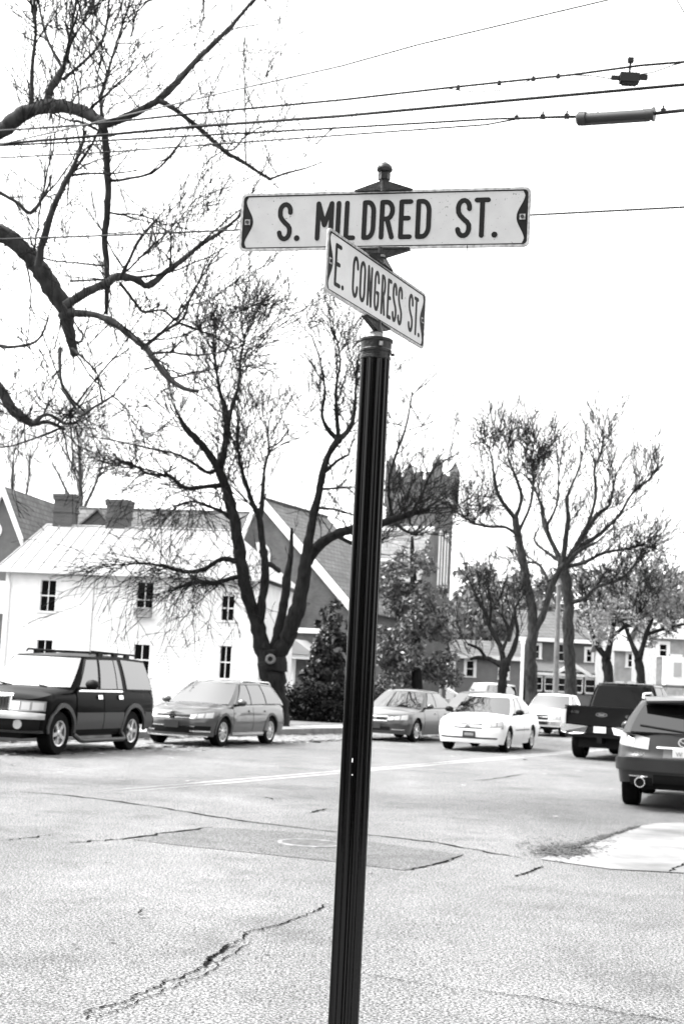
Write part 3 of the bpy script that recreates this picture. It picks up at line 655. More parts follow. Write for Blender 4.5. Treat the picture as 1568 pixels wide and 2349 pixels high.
sprouts(tw, upper, 70, 1.8, .022, 2, up=.05, wob=.19, nk=3, seed=23, lo=.25, tan=.4, upw=.3, side=1.1, minr=.0085)
sprouts(tw, [LT2[k] for k in (9, 10, 11, 12)], 150, 1.8, .020, 2, up=-.03, wob=.20, nk=3, seed=24, lo=.15, tan=.6, upw=-.1, side=.9, minr=.008, droop=.1)
sprouts(tw, [LT2[k] for k in (6, 7, 8, 23, 24)], 80, 2.2, .024, 2, up=.05, wob=.19, nk=3, seed=25, lo=.15, tan=.5, upw=.3, side=1.0, minr=.0085)
sprouts(tw, [LT2[k] for k in (17, 18, 19, 26, 27)], 30, 1.5, .018, 2, up=.04, wob=.19, nk=3, seed=26, lo=.1, tan=.6, upw=.2, side=.9, minr=.0085)
sprouts(tw, [LT2[k] for k in (1, 4, 5)], 18, .9, .014, 1, up=.1, wob=.17, nk=2, seed=27, lo=.0, tan=.1, upw=.2, side=1, minr=.008)
b2 = P(634, 1700, Y2); b2.z = .15
street_tree = tree('street_tree', b2, 'big bare forked tree with pale pruning scars in front of the white house', LT2, (0,), tw)
for (x, y, rad) in ((620, 1512, .15),):                    # pale rings of pruned limbs
    c = P(x, y, Y2 - .56) - Vector(b2)
    mb = MB().lathe([(rad * .48, -.05), (rad * .55, -.09), (rad * .9, -.09), (rad * 1.05, -.02), (rad * 1.1, .12)], 14, axis='y', cap=False, c=c)
    mb.build('pruning_scar', cutwood, street_tree, 50)
    MB().lathe([(rad * .5, -.07), (rad * .5, -.06)], 12, axis='y', c=c).build('hollow', black_plastic, street_tree)
for (x, y, rad) in ((707, 1385, .05),):
    MB().lathe([(rad, -.02), (rad, .1)], 10, axis='y', c=P(x, y, Y2 - (.28 if x > 650 else .45)) - Vector(b2)).build('pruning_scar', cutwood, street_tree)

# --- right pair and smaller trees
Y3 = 66.0
T3 = [
 [(1222, 1640, 20), (1219, 1590, 18), (1216, 1540, 17), (1216, 1490, 17), (1222, 1440, 15), (1219, 1392, 13), (1206, 1330, 12), (1195, 1270, 11), (1186, 1222, 11), (1180, 1185, 9)],
 [(1224, 1452, 11), (1246, 1405, 11), (1262, 1352, 10), (1280, 1312, 10), (1300, 1290, 9), (1330, 1262, 6), (1365, 1245, 4)],
 [(1182, 1190, 8), (1158, 1160, 7), (1140, 1130, 6), (1132, 1090, 5), (1128, 1055, 3), (1118, 1020, 2)],
 [(1181, 1188, 7), (1195, 1140, 6), (1180, 1090, 4.5), (1165, 1050, 2.8), (1165, 1015, 2)],
 [(1188, 1230, 6), (1160, 1210, 5), (1120, 1208, 4.5), (1085, 1200, 3.5), (1055, 1180, 2.5)],
 [(1200, 1310, 6), (1196, 1350, 4), (1210, 1365, 3)], [(1186, 1225, 6), (1215, 1160, 4.5), (1222, 1100, 4), (1218, 1060, 2.4), (1224, 1025, 1.8)],
 [(1262, 1352, 6), (1240, 1300, 5), (1215, 1290, 4), (1195, 1300, 3)],
]
T4 = [
 [(1312, 1640, 19), (1309, 1590, 17), (1306, 1520, 16), (1302, 1440, 15), (1303, 1380, 15), (1298, 1332, 15), (1290, 1302, 16), (1288, 1280, 13)],
 [(1292, 1300, 11), (1318, 1258, 10), (1345, 1212, 9), (1370, 1180, 7), (1395, 1160, 5), (1405, 1120, 3.5), (1412, 1085, 2.5)],
 [(1288, 1295, 10), (1268, 1250, 8), (1248, 1205, 7), (1240, 1160, 5), (1225, 1120, 4), (1205, 1090, 3)],
 [(1290, 1285, 10), (1296, 1235, 9), (1302, 1190, 8), (1300, 1140, 5), (1325, 1080, 3), (1335, 1040, 2)],
 [(1300, 1285, 9), (1335, 1250, 8), (1375, 1225, 6), (1420, 1180, 5), (1450, 1130, 4), (1490, 1100, 2.5)],
 [(1345, 1212, 6), (1365, 1140, 5), (1362, 1080, 4), (1376, 1040, 3), (1385, 1000, 2)],
 [(1296, 1300, 8), (1340, 1290, 6), (1380, 1270, 5), (1430, 1260, 4), (1480, 1250, 2.5)],
 [(1300, 1385, 9), (1340, 1372, 7), (1370, 1345, 5), (1420, 1330, 4), (1460, 1290, 3), (1500, 1250, 2)],
 [(1250, 1210, 5), (1275, 1160, 4), (1280, 1090, 3), (1275, 1030, 2)],
 [(1288, 1290, 7), (1255, 1268, 5), (1225, 1240, 4), (1235, 1210, 3)],
]
rr3 = random.Random(4)
LT3 = [limb(p, Y3, 0 if i == 0 else rr3.uniform(-2.5, 2.5), 0, 4, i) for i, p in enumerate([[(x, y, r * (.95 if j == 0 else .8)) for x, y, r in q] for j, q in enumerate(T3)])]
LT4 = [limb(p, Y3 + 3, 0 if i == 0 else rr3.uniform(-2.5, 2.5), 0, 4, i) for i, p in enumerate([[(x, y, r * (.95 if j == 0 else .8)) for x, y, r in q] for j, q in enumerate(T4)])]
tw = MB()
sprouts(tw, LT3[2:5] + LT3[6:7], 82, 1.9, .026, 2, up=.05, wob=.17, nk=4, seed=31, lo=.15, tan=.6, upw=.35, side=1.0, minr=.0105)
sprouts(tw, LT3[1:2] + LT3[4:], 80, 1.7, .024, 2, up=.04, wob=.19, nk=3, seed=32, lo=.3, tan=.6, upw=.2, side=1.0, minr=.0105)
tree('bare_tree', (P(1222, 1640, Y3).x, Y3, .15), 'bare tree on the verge just right of the white sedan, its trunk forking low', LT3, (0,), tw, bark_pale, twig_m)
tw = MB()
sprouts(tw, LT4[1:6] + LT4[8:9], 125, 2.0, .026, 2, up=.05, wob=.16, nk=4, seed=33, lo=.2, tan=.7, upw=.35, side=.95, minr=.0105)
sprouts(tw, LT4[6:8], 80, 1.8, .024, 2, up=.04, wob=.19, nk=3, seed=34, lo=.15, tan=.7, upw=.15, side=1.0, minr=.0105)
tree('bare_tree', (P(1312, 1640, Y3 + 3).x, Y3 + 3, .15), 'bare tree with the widest fan of branches, left of the black pickup cab', LT4, (0,), tw, bark_pale, twig_m)
Y5 = 60.0
T5 = [[(1150, 1640, 13), (1150, 1590, 12), (1152, 1555, 11), (1156, 1530, 13), (1158, 1515, 12)],
      [(1152, 1530, 8), (1128, 1514, 6), (1100, 1508, 5), (1078, 1512, 3.5)], [(1154, 1520, 8), (1146, 1480, 7), (1124, 1440, 5.5), (1110, 1400, 5), (1092, 1370, 3), (1080, 1340, 2)],
      [(1160, 1520, 8), (1176, 1490, 7), (1186, 1450, 5), (1180, 1400, 4), (1195, 1370, 2.5)], [(1120, 1434, 4), (1125, 1395, 3.5), (1118, 1350, 2.5)],
      [(1112, 1512, 5), (1100, 1490, 4), (1080, 1480, 4), (1072, 1478, 3)], [(1150, 1495, 5), (1165, 1450, 4), (1150, 1410, 3)]]
LT5 = [limb(p, Y5, 0 if i == 0 else rr3.uniform(-1.5, 1.5), 0, 4, i) for i, p in enumerate(T5)]
tw = MB(); sprouts(tw, LT5[1:], 60, 1.4, .018, 2, up=.12, wob=.19, nk=3, seed=41, lo=.3, tan=.5, upw=.5, side=.9, minr=.010)
tree('small_bare_tree', (P(1150, 1640, Y5).x, Y5, .15), 'small crooked bare tree directly above the white sedan roof', LT5, (0,), tw, bark, twig_m)

def leaves(centers, n, size, seed, jitter=1.0, flat=0.0):
    """n little leaf faces spread through the volume of blobs (x, y, z, rx, ry, rz)"""
    g = np.random.default_rng(seed); c = np.array(centers, float); vol = c[:, 3] * c[:, 4] * c[:, 5]
    which = g.choice(len(c), n, p=vol / vol.sum()); d = g.normal(size=(n, 3)); d /= np.linalg.norm(d, axis=1)[:, None]
    rad = g.random(n) ** .45; p = c[which, :3] + d * rad[:, None] * c[which, 3:]
    a = g.normal(size=(n, 3)); a /= np.linalg.norm(a, axis=1)[:, None]; b = np.cross(a, g.normal(size=(n, 3))); b /= np.linalg.norm(b, axis=1)[:, None]
    s = size * g.uniform(.55, 1.35, n)[:, None]
    V = np.stack([p - a * s, p + b * s * .45, p + a * s, p - b * s * .45], 1).reshape(-1, 3)
    F = np.arange(n * 4).reshape(-1, 4)
    mb = MB(); mb.v = [tuple(x) for x in V]; mb.f = [tuple(x) for x in F]; return mb
def blobs(px_list, Y, depth, seed, k=10, shrink=.55):
    """break (px, py, rx px, ry px) masses into smaller clumps"""
    rr = random.Random(seed); out = []
    for x, y, rx, ry in px_list:
        for _ in range(k):
            a = rr.uniform(0, 6.283); q = rr.random() ** .5
            c = P(x + math.cos(a) * q * rx, y + math.sin(a) * q * ry, Y + rr.uniform(-depth, depth)); s = rr.uniform(.22, .5) * shrink / .55
            out.append((c.x, c.y, c.z, rx * s * Y / FPX, rx * s * Y / FPX * .9, ry * s * Y / FPX))
    return out
def leafy(name, base, label, limbs, centers, n, size, m, seed, bk=bark, cat='tree', group=None, tw=None, part='crown'):
    if len(limbs) > 1:
        tw = MB(); sprouts(tw, limbs[1:], 40, 2.2, .03, 3, up=.04, wob=.2, nk=3, seed=seed, lo=.2, tan=.6, upw=.35, side=1.0, minr=.012)
    root = tree(name, base, label, limbs, (0,), tw, bk, twig_m, cat, group)
    mb = leaves(centers, n, size, seed); o = Vector(base); mb.v = [(v[0] - o.x, v[1] - o.y, v[2] - o.z) for v in mb.v]
    mb.build(part, m, root, None, kind='stuff'); return root
# loose trees at the right edge that still hold leaves
Y6 = 80.0
L6 = [limb(p, Y6, rr3.uniform(-1, 1), 0, 4, i) for i, p in enumerate([[(1398, 1640, 15), (1396, 1580, 14), (1392, 1530, 13), (1388, 1505, 12)], [(1390, 1510, 9), (1368, 1480, 7), (1352, 1440, 5), (1345, 1400, 3)], [(1390, 1508, 9), (1404, 1450, 7), (1410, 1400, 5), (1425, 1350, 3)], [(1402, 1460, 5), (1440, 1430, 4), (1470, 1400, 3)]])]
leafy('leafy_tree', (P(1398, 1640, Y6).x, Y6, .15), 'thin-leaved tree behind the black pickup cab', L6, blobs([(1400, 1400, 70, 60), (1350, 1420, 35, 40), (1450, 1380, 50, 50)], Y6, 1.6, 61, 12), 2600, .10, leaf_pale, 62)
L7 = [limb(p, Y6 + 6, rr3.uniform(-1, 1), 0, 4, i) for i, p in enumerate([[(1472, 1640, 13), (1470, 1570, 12), (1466, 1530, 11), (1462, 1505, 11)], [(1462, 1510, 8), (1445, 1470, 6), (1430, 1430, 4)], [(1464, 1510, 8), (1480, 1460, 6), (1500, 1400, 5), (1515, 1340, 3)], [(1482, 1455, 5), (1530, 1440, 4), (1575, 1430, 3)]])]
leafy('leafy_tree', (P(1472, 1640, Y6 + 6).x, Y6 + 6, .15), 'leafy tree at the right edge above the grey hatchback', L7, blobs([(1490, 1400, 60, 70), (1540, 1340, 45, 80), (1545, 1420, 50, 45), (1470, 1300, 45, 40)], Y6 + 6, 2, 63, 12), 4200, .11, leaf_loose, 64)
# tall evergreen in front of the church
Y8 = 62.0
L8 = [limb(p, Y8, 0, 0, 4, i) for i, p in enumerate([[(958, 1650, 16), (955, 1550, 14), (950, 1420, 11), (946, 1300, 7), (944, 1230, 3)]])]
leafy('evergreen_tree', (P(958, 1650, Y8).x, Y8, .15), 'tall shaggy evergreen between the post and the church tower', L8,
      blobs([(945, 1270, 42, 55), (935, 1350, 68, 70), (950, 1440, 88, 70), (945, 1530, 92, 60), (900, 1580, 50, 40), (985, 1400, 45, 60)], Y8, 1.5, 71, 13), 17000, .10, leaf_mid, 72)
Y9 = 57.0
L9 = [limb([(755, 1640, 9), (755, 1560, 8), (757, 1480, 6), (758, 1400, 3)], Y9)]
leafy('holly_tree', (P(755, 1640, Y9).x, Y9, .15), 'dark conical evergreen standing behind the clipped hedge', L9,
      blobs([(760, 1405, 22, 30), (752, 1450, 40, 38), (750, 1500, 48, 40), (755, 1550, 52, 35), (785, 1470, 30, 60)], Y9, 1.0, 73, 12), 9000, .10, leaf_dark, 74)
# hedge beside the street tree
hb = P(725, 1640, 52); hb.z = .15; hd = empty('hedge', hb)
mb = leaves([tuple(P(x, y, 52 + dy)) + (.85, .8, .62) for x in range(672, 850, 22) for y, dy in ((1600, 0), (1628, -.3), (1645, -.5), (1615, .6))], 15000, .075, 75)
mb.v = [(v[0] - hb.x, v[1] - hb.y, max(v[2] - hb.z, .01)) for v in mb.v]; mb.build('foliage', hedge_m, hd, None, kind='stuff')
mb = MB()
for i in range(14): mb.tube([(-1.2 + i * .25, 0, 0), (-1.25 + i * .26, .1, .8)], .02, 5)
mb.build('stems', bark, hd, None, kind='stuff'); tag(hd, 'dark rounded hedge to the left of the post behind the kerb', 'hedge')
# far bare tree behind the long slate roof
Y10 = 120.0
L10 = [limb(p, Y10, 0, 0, 4, i) for i, p in enumerate([[(190, 1560, 12), (188, 1300, 9), (186, 1160, 6), (184, 1080, 4), (180, 1010, 2)], [(187, 1200, 5), (150, 1120, 3.5), (120, 1060, 2)], [(186, 1180, 5), (220, 1110, 3.5), (240, 1050, 2)], [(184, 1090, 3), (150, 1040, 2), (130, 1000, 1.5)]])]
tw = MB(); sprouts(tw, L10, 90, 4, .03, 2, up=.15, wob=.22, nk=3, seed=81, lo=.35, tan=.4, upw=.7, side=.8, minr=.012)
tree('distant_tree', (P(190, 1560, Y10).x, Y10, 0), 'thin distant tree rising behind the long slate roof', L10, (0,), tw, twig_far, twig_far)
L11 = [limb(p, Y10 + 10, 0, 0, 4, i) for i, p in enumerate([[(20, 1560, 12), (25, 1300, 9), (28, 1150, 5), (30, 1060, 3)], [(26, 1250, 5), (60, 1140, 3), (70, 1040, 2)], [(26, 1240, 5), (-5, 1120, 3), (-15, 1050, 2)]])]
tw = MB(); sprouts(tw, L11, 50, 4.2, .028, 2, up=.2, wob=.2, nk=3, seed=82, lo=.3, tan=.4, upw=.9, side=.6, minr=.014)
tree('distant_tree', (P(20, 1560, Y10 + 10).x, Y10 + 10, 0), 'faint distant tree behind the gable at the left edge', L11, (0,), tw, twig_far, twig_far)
# wooded rise far behind the right-hand houses
cen = []
g = random.Random(6)
for i in range(120):
    x = g.uniform(1030, 1620); y = g.uniform(1370, 1560) + (0 if x > 1080 else 10); c = P(x, y, g.uniform(150, 185)); cen.append((c.x, c.y, c.z, g.uniform(1.5, 3.6), 2.5, g.uniform(1.5, 3.0)))
for i in range(60):
    x = g.uniform(1060, 1600); y = g.uniform(1315, 1380); c = P(x, y, g.uniform(160, 185)); cen.append((c.x, c.y, c.z, g.uniform(1., 2.2), 2, g.uniform(.9, 2.0)))
wd = leaves(cen, 30000, .45, 91).build('wooded_rise', leaf_far, None); tag(wd, 'hazy far wood rising behind the houses on the right', 'wood', None, 'stuff')

# ------------------------------------------------------------------ buildings
class Frame:
    """local frame of a facade: origin at its left foot, x along the wall, y into the building"""
    def __init__(s, A, B):
        s.A = Vector((A.x, A.y, 0)); d = Vector((B.x - A.x, B.y - A.y, 0)); s.W = d.length; s.d = d.normalized(); s.n = Vector((-s.d.y, s.d.x, 0)); s.ang = math.atan2(d.y, d.x)
    def at(s, px, py, depth=0.0):
        """where the line of sight meets the plane lying depth metres behind the facade: local x, z"""
        a, b, c = ray(px, py); o = Vector((0, 0, CAM_H)); r = Vector((a, b, c)); q = s.A + s.n * depth
        t = (q - o).dot(s.n) / r.dot(s.n); p = o + r * t; return (p - s.A).dot(s.d), p.z
def wall_mb(W, H, opens, y=0.0, depth=.12, z0=0.0):
    mb = MB(); xs = sorted({0, W} | {round(v, 4) for o in opens for v in o[:2] if 0 < v < W}); zs = sorted({z0, H} | {round(v, 4) for o in opens for v in o[2:] if z0 < v < H})
    for i in range(len(xs) - 1):
        for j in range(len(zs) - 1):
            cx, cz = (xs[i] + xs[i + 1]) / 2, (zs[j] + zs[j + 1]) / 2
            if any(o[0] < cx < o[1] and o[2] < cz < o[3] for o in opens): continue
            mb.add([(xs[i], y, zs[j]), (xs[i + 1], y, zs[j]), (xs[i + 1], y, zs[j + 1]), (xs[i], y, zs[j + 1])], [(0, 1, 2, 3)])
    for o in opens:
        a, b, c, d = o; mb.add([(a, y, c), (b, y, c), (b, y, d), (a, y, d), (a, y + depth, c), (b, y + depth, c), (b, y + depth, d), (a, y + depth, d)], [(0, 4, 5, 1), (1, 5, 6, 2), (2, 6, 7, 3), (3, 7, 4, 0)])
    return mb
def siding_mb(W, H, opens, y=0.0, row=.115, z0=0.0, lip=.016):
    mb = MB(); z = z0
    while z < H - .01:
        z1 = min(z + row, H); cuts = sorted([(o[0], o[1]) for o in opens if o[2] < (z + z1) / 2 < o[3]]); x = 0; segs = []
        for a, b in cuts: segs.append((x, a)); x = b
        segs.append((x, W))
        for a, b in segs:
            if b - a > .01: mb.add([(a, y - lip, z), (b, y - lip, z), (b, y - .002, z1), (a, y - .002, z1), (a, y, z), (b, y, z)], [(0, 1, 2, 3), (4, 5, 1, 0)])
        z = z1
    return mb
def window(parent, x0, x1, z0, z1, cols=2, rows=2, y=0.0, trim=.09, tm=None, gm=None, sill=True, rec=.07):
    tm = tm or white_trim; gm = gm or glass_dark
    mb = MB(); t = trim
    mb.box(((x0 + x1) / 2, y - .012, z1 + t / 2), (x1 - x0 + 2 * t, .05, t)).box((x0 - t / 2, y - .012, (z0 + z1) / 2), (t, .05, z1 - z0)).box((x1 + t / 2, y - .012, (z0 + z1) / 2), (t, .05, z1 - z0))
    w = mb.build('window', tm, parent)
    if sill: MB().box(((x0 + x1) / 2, y - .03, z0 - .035), (x1 - x0 + 2 * t + .08, .12, .07)).build('sill', tm, w)
    s = .028; pw, ph = (x1 - x0) / cols, (z1 - z0) / rows; fr = MB()
    for i in range(cols + 1): fr.box((x0 + i * pw, y + rec - .015, (z0 + z1) / 2), (s * 1.6 if i in (0, cols) else s * 1.25, .05, z1 - z0 - .001))
    for j in range(rows + 1): fr.box(((x0 + x1) / 2, y + rec - .012, z0 + j * ph), (x1 - x0 - .001, .045, s * 1.6 if j in (0, rows) else s * 1.9))
    fr.build('sash', tm, w)
    for i in range(cols):
        for j in range(rows):
            MB().box((x0 + (i + .5) * pw, y + rec, z0 + (j + .5) * ph), (pw - .02, .012, ph - .02)).build('pane', gm, w)
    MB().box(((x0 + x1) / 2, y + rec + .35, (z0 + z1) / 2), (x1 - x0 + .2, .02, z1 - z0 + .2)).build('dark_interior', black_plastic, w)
    return w

# --- white clapboard house with a standing-seam metal roof
A = P(10, 1440, 62.4); B = P(594, 1440, 60.4); F1 = Frame(A, B)
house = empty('white_house', F1.A, F1.ang); house.location.z = .1
tag(house, 'white clapboard house with a pale metal roof and two brick chimneys', 'house')
zE = F1.at(250, 1320)[1] - .1
def op(x0, y0, x1, y1):
    a, zt = F1.at(x0, y0); b, _ = F1.at(x1, y0); _, zb_ = F1.at((x0 + x1) / 2, y1); return (a, b, zb_ - .1, zt - .1)
wins = [op(96, 1330, 131, 1402), op(316, 1335, 354, 1417), op(510, 1366, 539, 1424), op(86, 1467, 122, 1545), op(309, 1475, 345, 1552), op(506, 1481, 532, 1557)]
D1 = 7.0
wall_mb(F1.W, zE, wins).box((F1.W / 2, D1, zE / 2), (F1.W, .1, zE)).build('wall', white_paint, house)
sd_ = siding_mb(F1.W, zE, wins, row=.14, lip=.03); sd_.build('siding', white_paint, house, kind='stuff')
for x in (0, F1.W):
    mb = MB().add([(x, 0, 0), (x, D1, 0), (x, D1, zE), (x, 0, zE)], [(0, 1, 2, 3)]); mb.build('side_wall', white_paint, house)
    MB().box((x, -.012, zE / 2), (.16, .06, zE)).build('corner_board', white_trim, house)
for k, o in enumerate(wins): window(house, *o, cols=2, rows=2, trim=.10)
xa = F1.at(310, 1405)[0]; o = wins[1]
ac = MB().box(((o[0] + o[1]) / 2, -.18, o[2] + .22), (o[1] - o[0] - .06, .5, .40)).build('air_conditioner', mat('ac_case', .35, .6, var=.2, scale=8), house)
for i in range(5): MB().box(((o[0] + o[1]) / 2, -.435, o[2] + .10 + i * .06), (o[1] - o[0] - .12, .012, .025)).build('louvre', mat('ac_louvre', .10, .6), ac)
xr = F1.at(218, 1330)[0]; MB().box((xr, -.05, zE / 2), (.03, .03, zE)).build('service_cable', mat('grey_pipe', .35, .6), house)
MB().tube([(.14, -.06, .1), (.14, -.06, zE - .5), (.05, -.2, zE - .12)], .045, 8).build('downspout', white_trim, house, 50)
OV = .42; DR = D1 / 2; xl, zl_ = F1.at(106, 1222, DR); _, zrg = F1.at(330, 1212, DR); zrg -= .1
MB().box((F1.W / 2, -OV - .05, zE + .02), (F1.W + 2 * OV, .13, .12)).build('gutter', mat('gutter_paint', .62, .5), house)
MB().box((F1.W / 2, -OV / 2, zE + .0), (F1.W + .4, OV - .06, .03)).build('soffit', white_trim, house)
xR = F1.W + .35; npan = 19; ridge0 = xl; ridge1 = xR - 2.6
for i in range(npan):
    e0, e1 = -OV + (xR + OV) * i / npan, -OV + (xR + OV) * (i + 1) / npan
    def top_of(e):                                       # front slope is a trapezium: its left edge is the hip
        f = (e + OV) / (xR + OV); return e + max(0.0, (ridge0 - e)) if e < ridge0 else e
    if e1 <= ridge0:                                      # panels cut by the hip
        h0, h1 = (e0 + OV) / (ridge0 + OV), (e1 + OV) / (ridge0 + OV)
    else: h0, h1 = min(1, (e0 + OV) / (ridge0 + OV)), 1.0
    if e1 > ridge1: h1 = max(0.0, (xR - e1) / (xR - ridge1))
    if e0 > ridge1: h0 = (xR - e0) / (xR - ridge1)
    def pt(e, h): return (e, -OV + (DR + OV) * h, zE + .08 + (zrg - zE - .08) * h)
    po = [pt(e0, 0), pt(e1, 0)] + ([pt(e1, h1)] if h1 > .001 else []) + ([pt(ridge0, 1)] if e0 < ridge0 < e1 else []) + ([pt(ridge1, 1)] if e0 < ridge1 < e1 else []) + ([pt(e0, h0)] if h0 > .001 else [])
    MB().extr(po, (0, .01, -.03)).build('roof_panel', metal_roof, house)
    if h0 > .02:
        a_, b_ = Vector(pt(e0, 0)), Vector(pt(e0, h0)); MB().tube([a_ + Vector((0, 0, .02)), b_ + Vector((0, 0, .02))], .030, 5).build('roof_seam', metal_roof, house)
# hip end and back slope
MB().extr([(-OV, -OV, zE + .08), (ridge0, DR, zrg), (-OV, D1 + OV, zE + .08)], (.0, 0, -.03)).build('roof_panel', metal_roof, house)
MB().extr([(-OV, D1 + OV, zE + .08), (ridge0, DR, zrg), (ridge1, DR, zrg), (xR, D1 + OV, zE + .08)], (0, 0, -.03)).build('roof_panel', metal_roof, house)
MB().extr([(xR, -OV, zE + .08), (ridge1, DR, zrg), (xR, D1 + OV, zE + .08)], (0, 0, -.03)).build('roof_panel', metal_roof, house)
MB().tube([(ridge0, DR, zrg + .02), (ridge1, DR, zrg + .02)], .05, 6).build('ridge_cap', metal_roof, house)
MB().tube([(-OV, -OV, zE + .1), (ridge0, DR, zrg + .02)], .04, 6).build('ridge_cap', metal_roof, house)
vx, vz = F1.at(84, 1255, DR * .5); MB().box((vx, DR * .55, vz - .1 - .2), (.10, .10, .9)).build('vent_pipe', mat('vent_pipe', .12, .6), house)
for (x0, x1, yt) in ((130, 180, 1136), (249, 303, 1149)):
    a, zt = F1.at(x0, yt, DR + .3); b, _ = F1.at(x1, yt, DR + .3); w = b - a; zt -= .1; zb_ = zrg - .6
    ch = MB().box(((a + b) / 2, DR + .3, (zb_ + zt) / 2), (w * .86, .8, zt - zb_)).build('chimney', brick_dark, house)
    MB().box(((a + b) / 2, DR + .3, zt - .18), (w * .98, .9, .14)).box(((a + b) / 2, DR + .3, zt - .04), (w * 1.0, .94, .13)).box(((a + b) / 2, DR + .3, zt - .78), (w * .95, .88, .10)).build('chimney_cap', brick_dark, ch)

# --- long brick hall with a slate roof behind the house
A = P(-60, 1440, 80.0); B = P(505, 1440, 77.0); F2 = Frame(A, B); hall = empty('brick_hall', F2.A, F2.ang)
tag(hall, 'long brick building with a dark slate roof behind the white house', 'building')
xl2, zr2 = F2.at(80, 1163, 4.5); ze2 = zr2 - 4.6
MB().box((F2.W / 2, 4.5, ze2 / 2), (F2.W - .4, 9, ze2)).build('wall', brick_dark, hall)
MB().extr([(-.3, -.4, ze2), (F2.W, -.4, ze2), (F2.W, 4.5, zr2), (xl2, 4.5, zr2)], (0, .05, -.06)).build('roof', slate, hall)
MB().extr([(-.3, 9.4, ze2), (xl2, 4.5, zr2), (F2.W, 4.5, zr2), (F2.W, 9.4, ze2)], (0, 0, -.06)).build('roof', slate, hall)
MB().extr([(-.3, -.4, ze2), (xl2, 4.5, zr2), (-.3, 9.4, ze2)], (0, 0, -.06)).build('roof', slate, hall)
MB().tube([(xl2, 4.5, zr2), (F2.W, 4.5, zr2)], .07, 6).build('ridge_tile', slate, hall)
d0, dz = F2.at(186, 1206, 2.2); d1, _ = F2.at(252, 1206, 2.2); dm, dt = F2.at(226, 1174, 2.2)
dr_ = MB().extr([(d0, 2.2, dz - .4), (d1, 2.2, dz - .4), (d1, 2.2, dz), (dm, 2.2, dt), (d0, 2.2, dz)], (0, 2.0, 0)).build('dormer', brick_dark, hall)
MB().extr([(d0 - .15, 2.05, dz - .08), (dm, 2.05, dt + .07), (dm, 2.05, dt + .19), (d0 - .15, 2.05, dz + .04)], (0, 2.2, 0)).build('dormer_roof', slate, dr_)
MB().extr([(d1 + .15, 2.05, dz - .08), (dm, 2.05, dt + .07), (dm, 2.05, dt + .19), (d1 + .15, 2.05, dz + .04)], (0, 2.2, 0)).build('dormer_roof', slate, dr_)
g0, gz0 = F2.at(452, 1212, 1.5); g1, gz1 = F2.at(502, 1166, 3.6)
MB().extr([(F2.W + .02, -.5, ze2 - .1), (F2.W + .02, 4.5, zr2 + .05), (F2.W + .02, 4.5, zr2 - .32), (F2.W + .02, -.5, ze2 - .5)], (.14, 0, 0)).build('bargeboard', white_trim, hall)
MB().extr([(F2.W, 0, 0), (F2.W, 9, 0), (F2.W, 9, ze2), (F2.W, 4.5, zr2 - .1), (F2.W, 0, ze2)], (-.1, 0, 0)).build('gable_wall', brick_dark, hall)

# --- gable at the left edge
A = P(-190, 1440, 71); B = P(48, 1440, 70); F3 = Frame(A, B); gb = empty('gabled_house', F3.A, F3.ang)
tag(gb, 'dark gabled house with white bargeboards cut off by the left edge', 'house')
xm, zp = F3.at(10, 1132); xe_, zev = F3.at(44, 1225); half = xe_ - xm; sl = (zp - zev) / half; HW = half * 1.08
zlo = zp - sl * HW
MB().extr([(xm - HW, 0, 0), (xm + HW, 0, 0), (xm + HW, 0, zlo), (xm, 0, zp), (xm - HW, 0, zlo)], (0, 9, 0)).build('wall', mat('gable_wall', .09, .8, var=.15, scale=3), gb)
for s in (-1, 1):
    MB().extr([(xm, -.25, zp + .35), (xm + s * (HW + .2), -.25, zlo - sl * .2 + .35), (xm + s * (HW + .2), -.25, zlo - sl * .2 - .05), (xm, -.25, zp - .1)], (0, .2, 0)).build('bargeboard', white_trim, gb)
    MB().extr([(xm, -.05, zp + .36), (xm + s * (HW + .25), -.05, zlo - sl * .25 + .36), (xm + s * (HW + .25), -.05, zlo - sl * .25 + .26), (xm, -.05, zp + .26)], (0, 9.2, 0)).build('roof', slate, gb)
rx_, rz_ = F3.at(-13, 1216); mb = MB().lathe([(.30, -.06), (.42, -.06), (.42, .02), (.30, .02)], 24, axis='y', c=(rx_, 0, rz_), cap=False); rw = mb.build('round_window', white_trim, gb, 40)
MB().lathe([(.29, -.03), (.29, -.02)], 24, axis='y', c=(rx_, 0, rz_)).build('pane', lamp_glass, rw)
MB().box((F3.at(4, 1370)[0], -.03, F3.at(4, 1370)[1]), (.35, .06, 1.6)).build('window', white_trim, gb)

# --- church: gable end, steep slate roof, annex and tower
pk = P(606, 1150, 86); ch_ang = -TH
church = empty('church', (pk.x, pk.y, 0), ch_ang); tag(church, 'brick church with a steep slate gable edged in white', 'church')
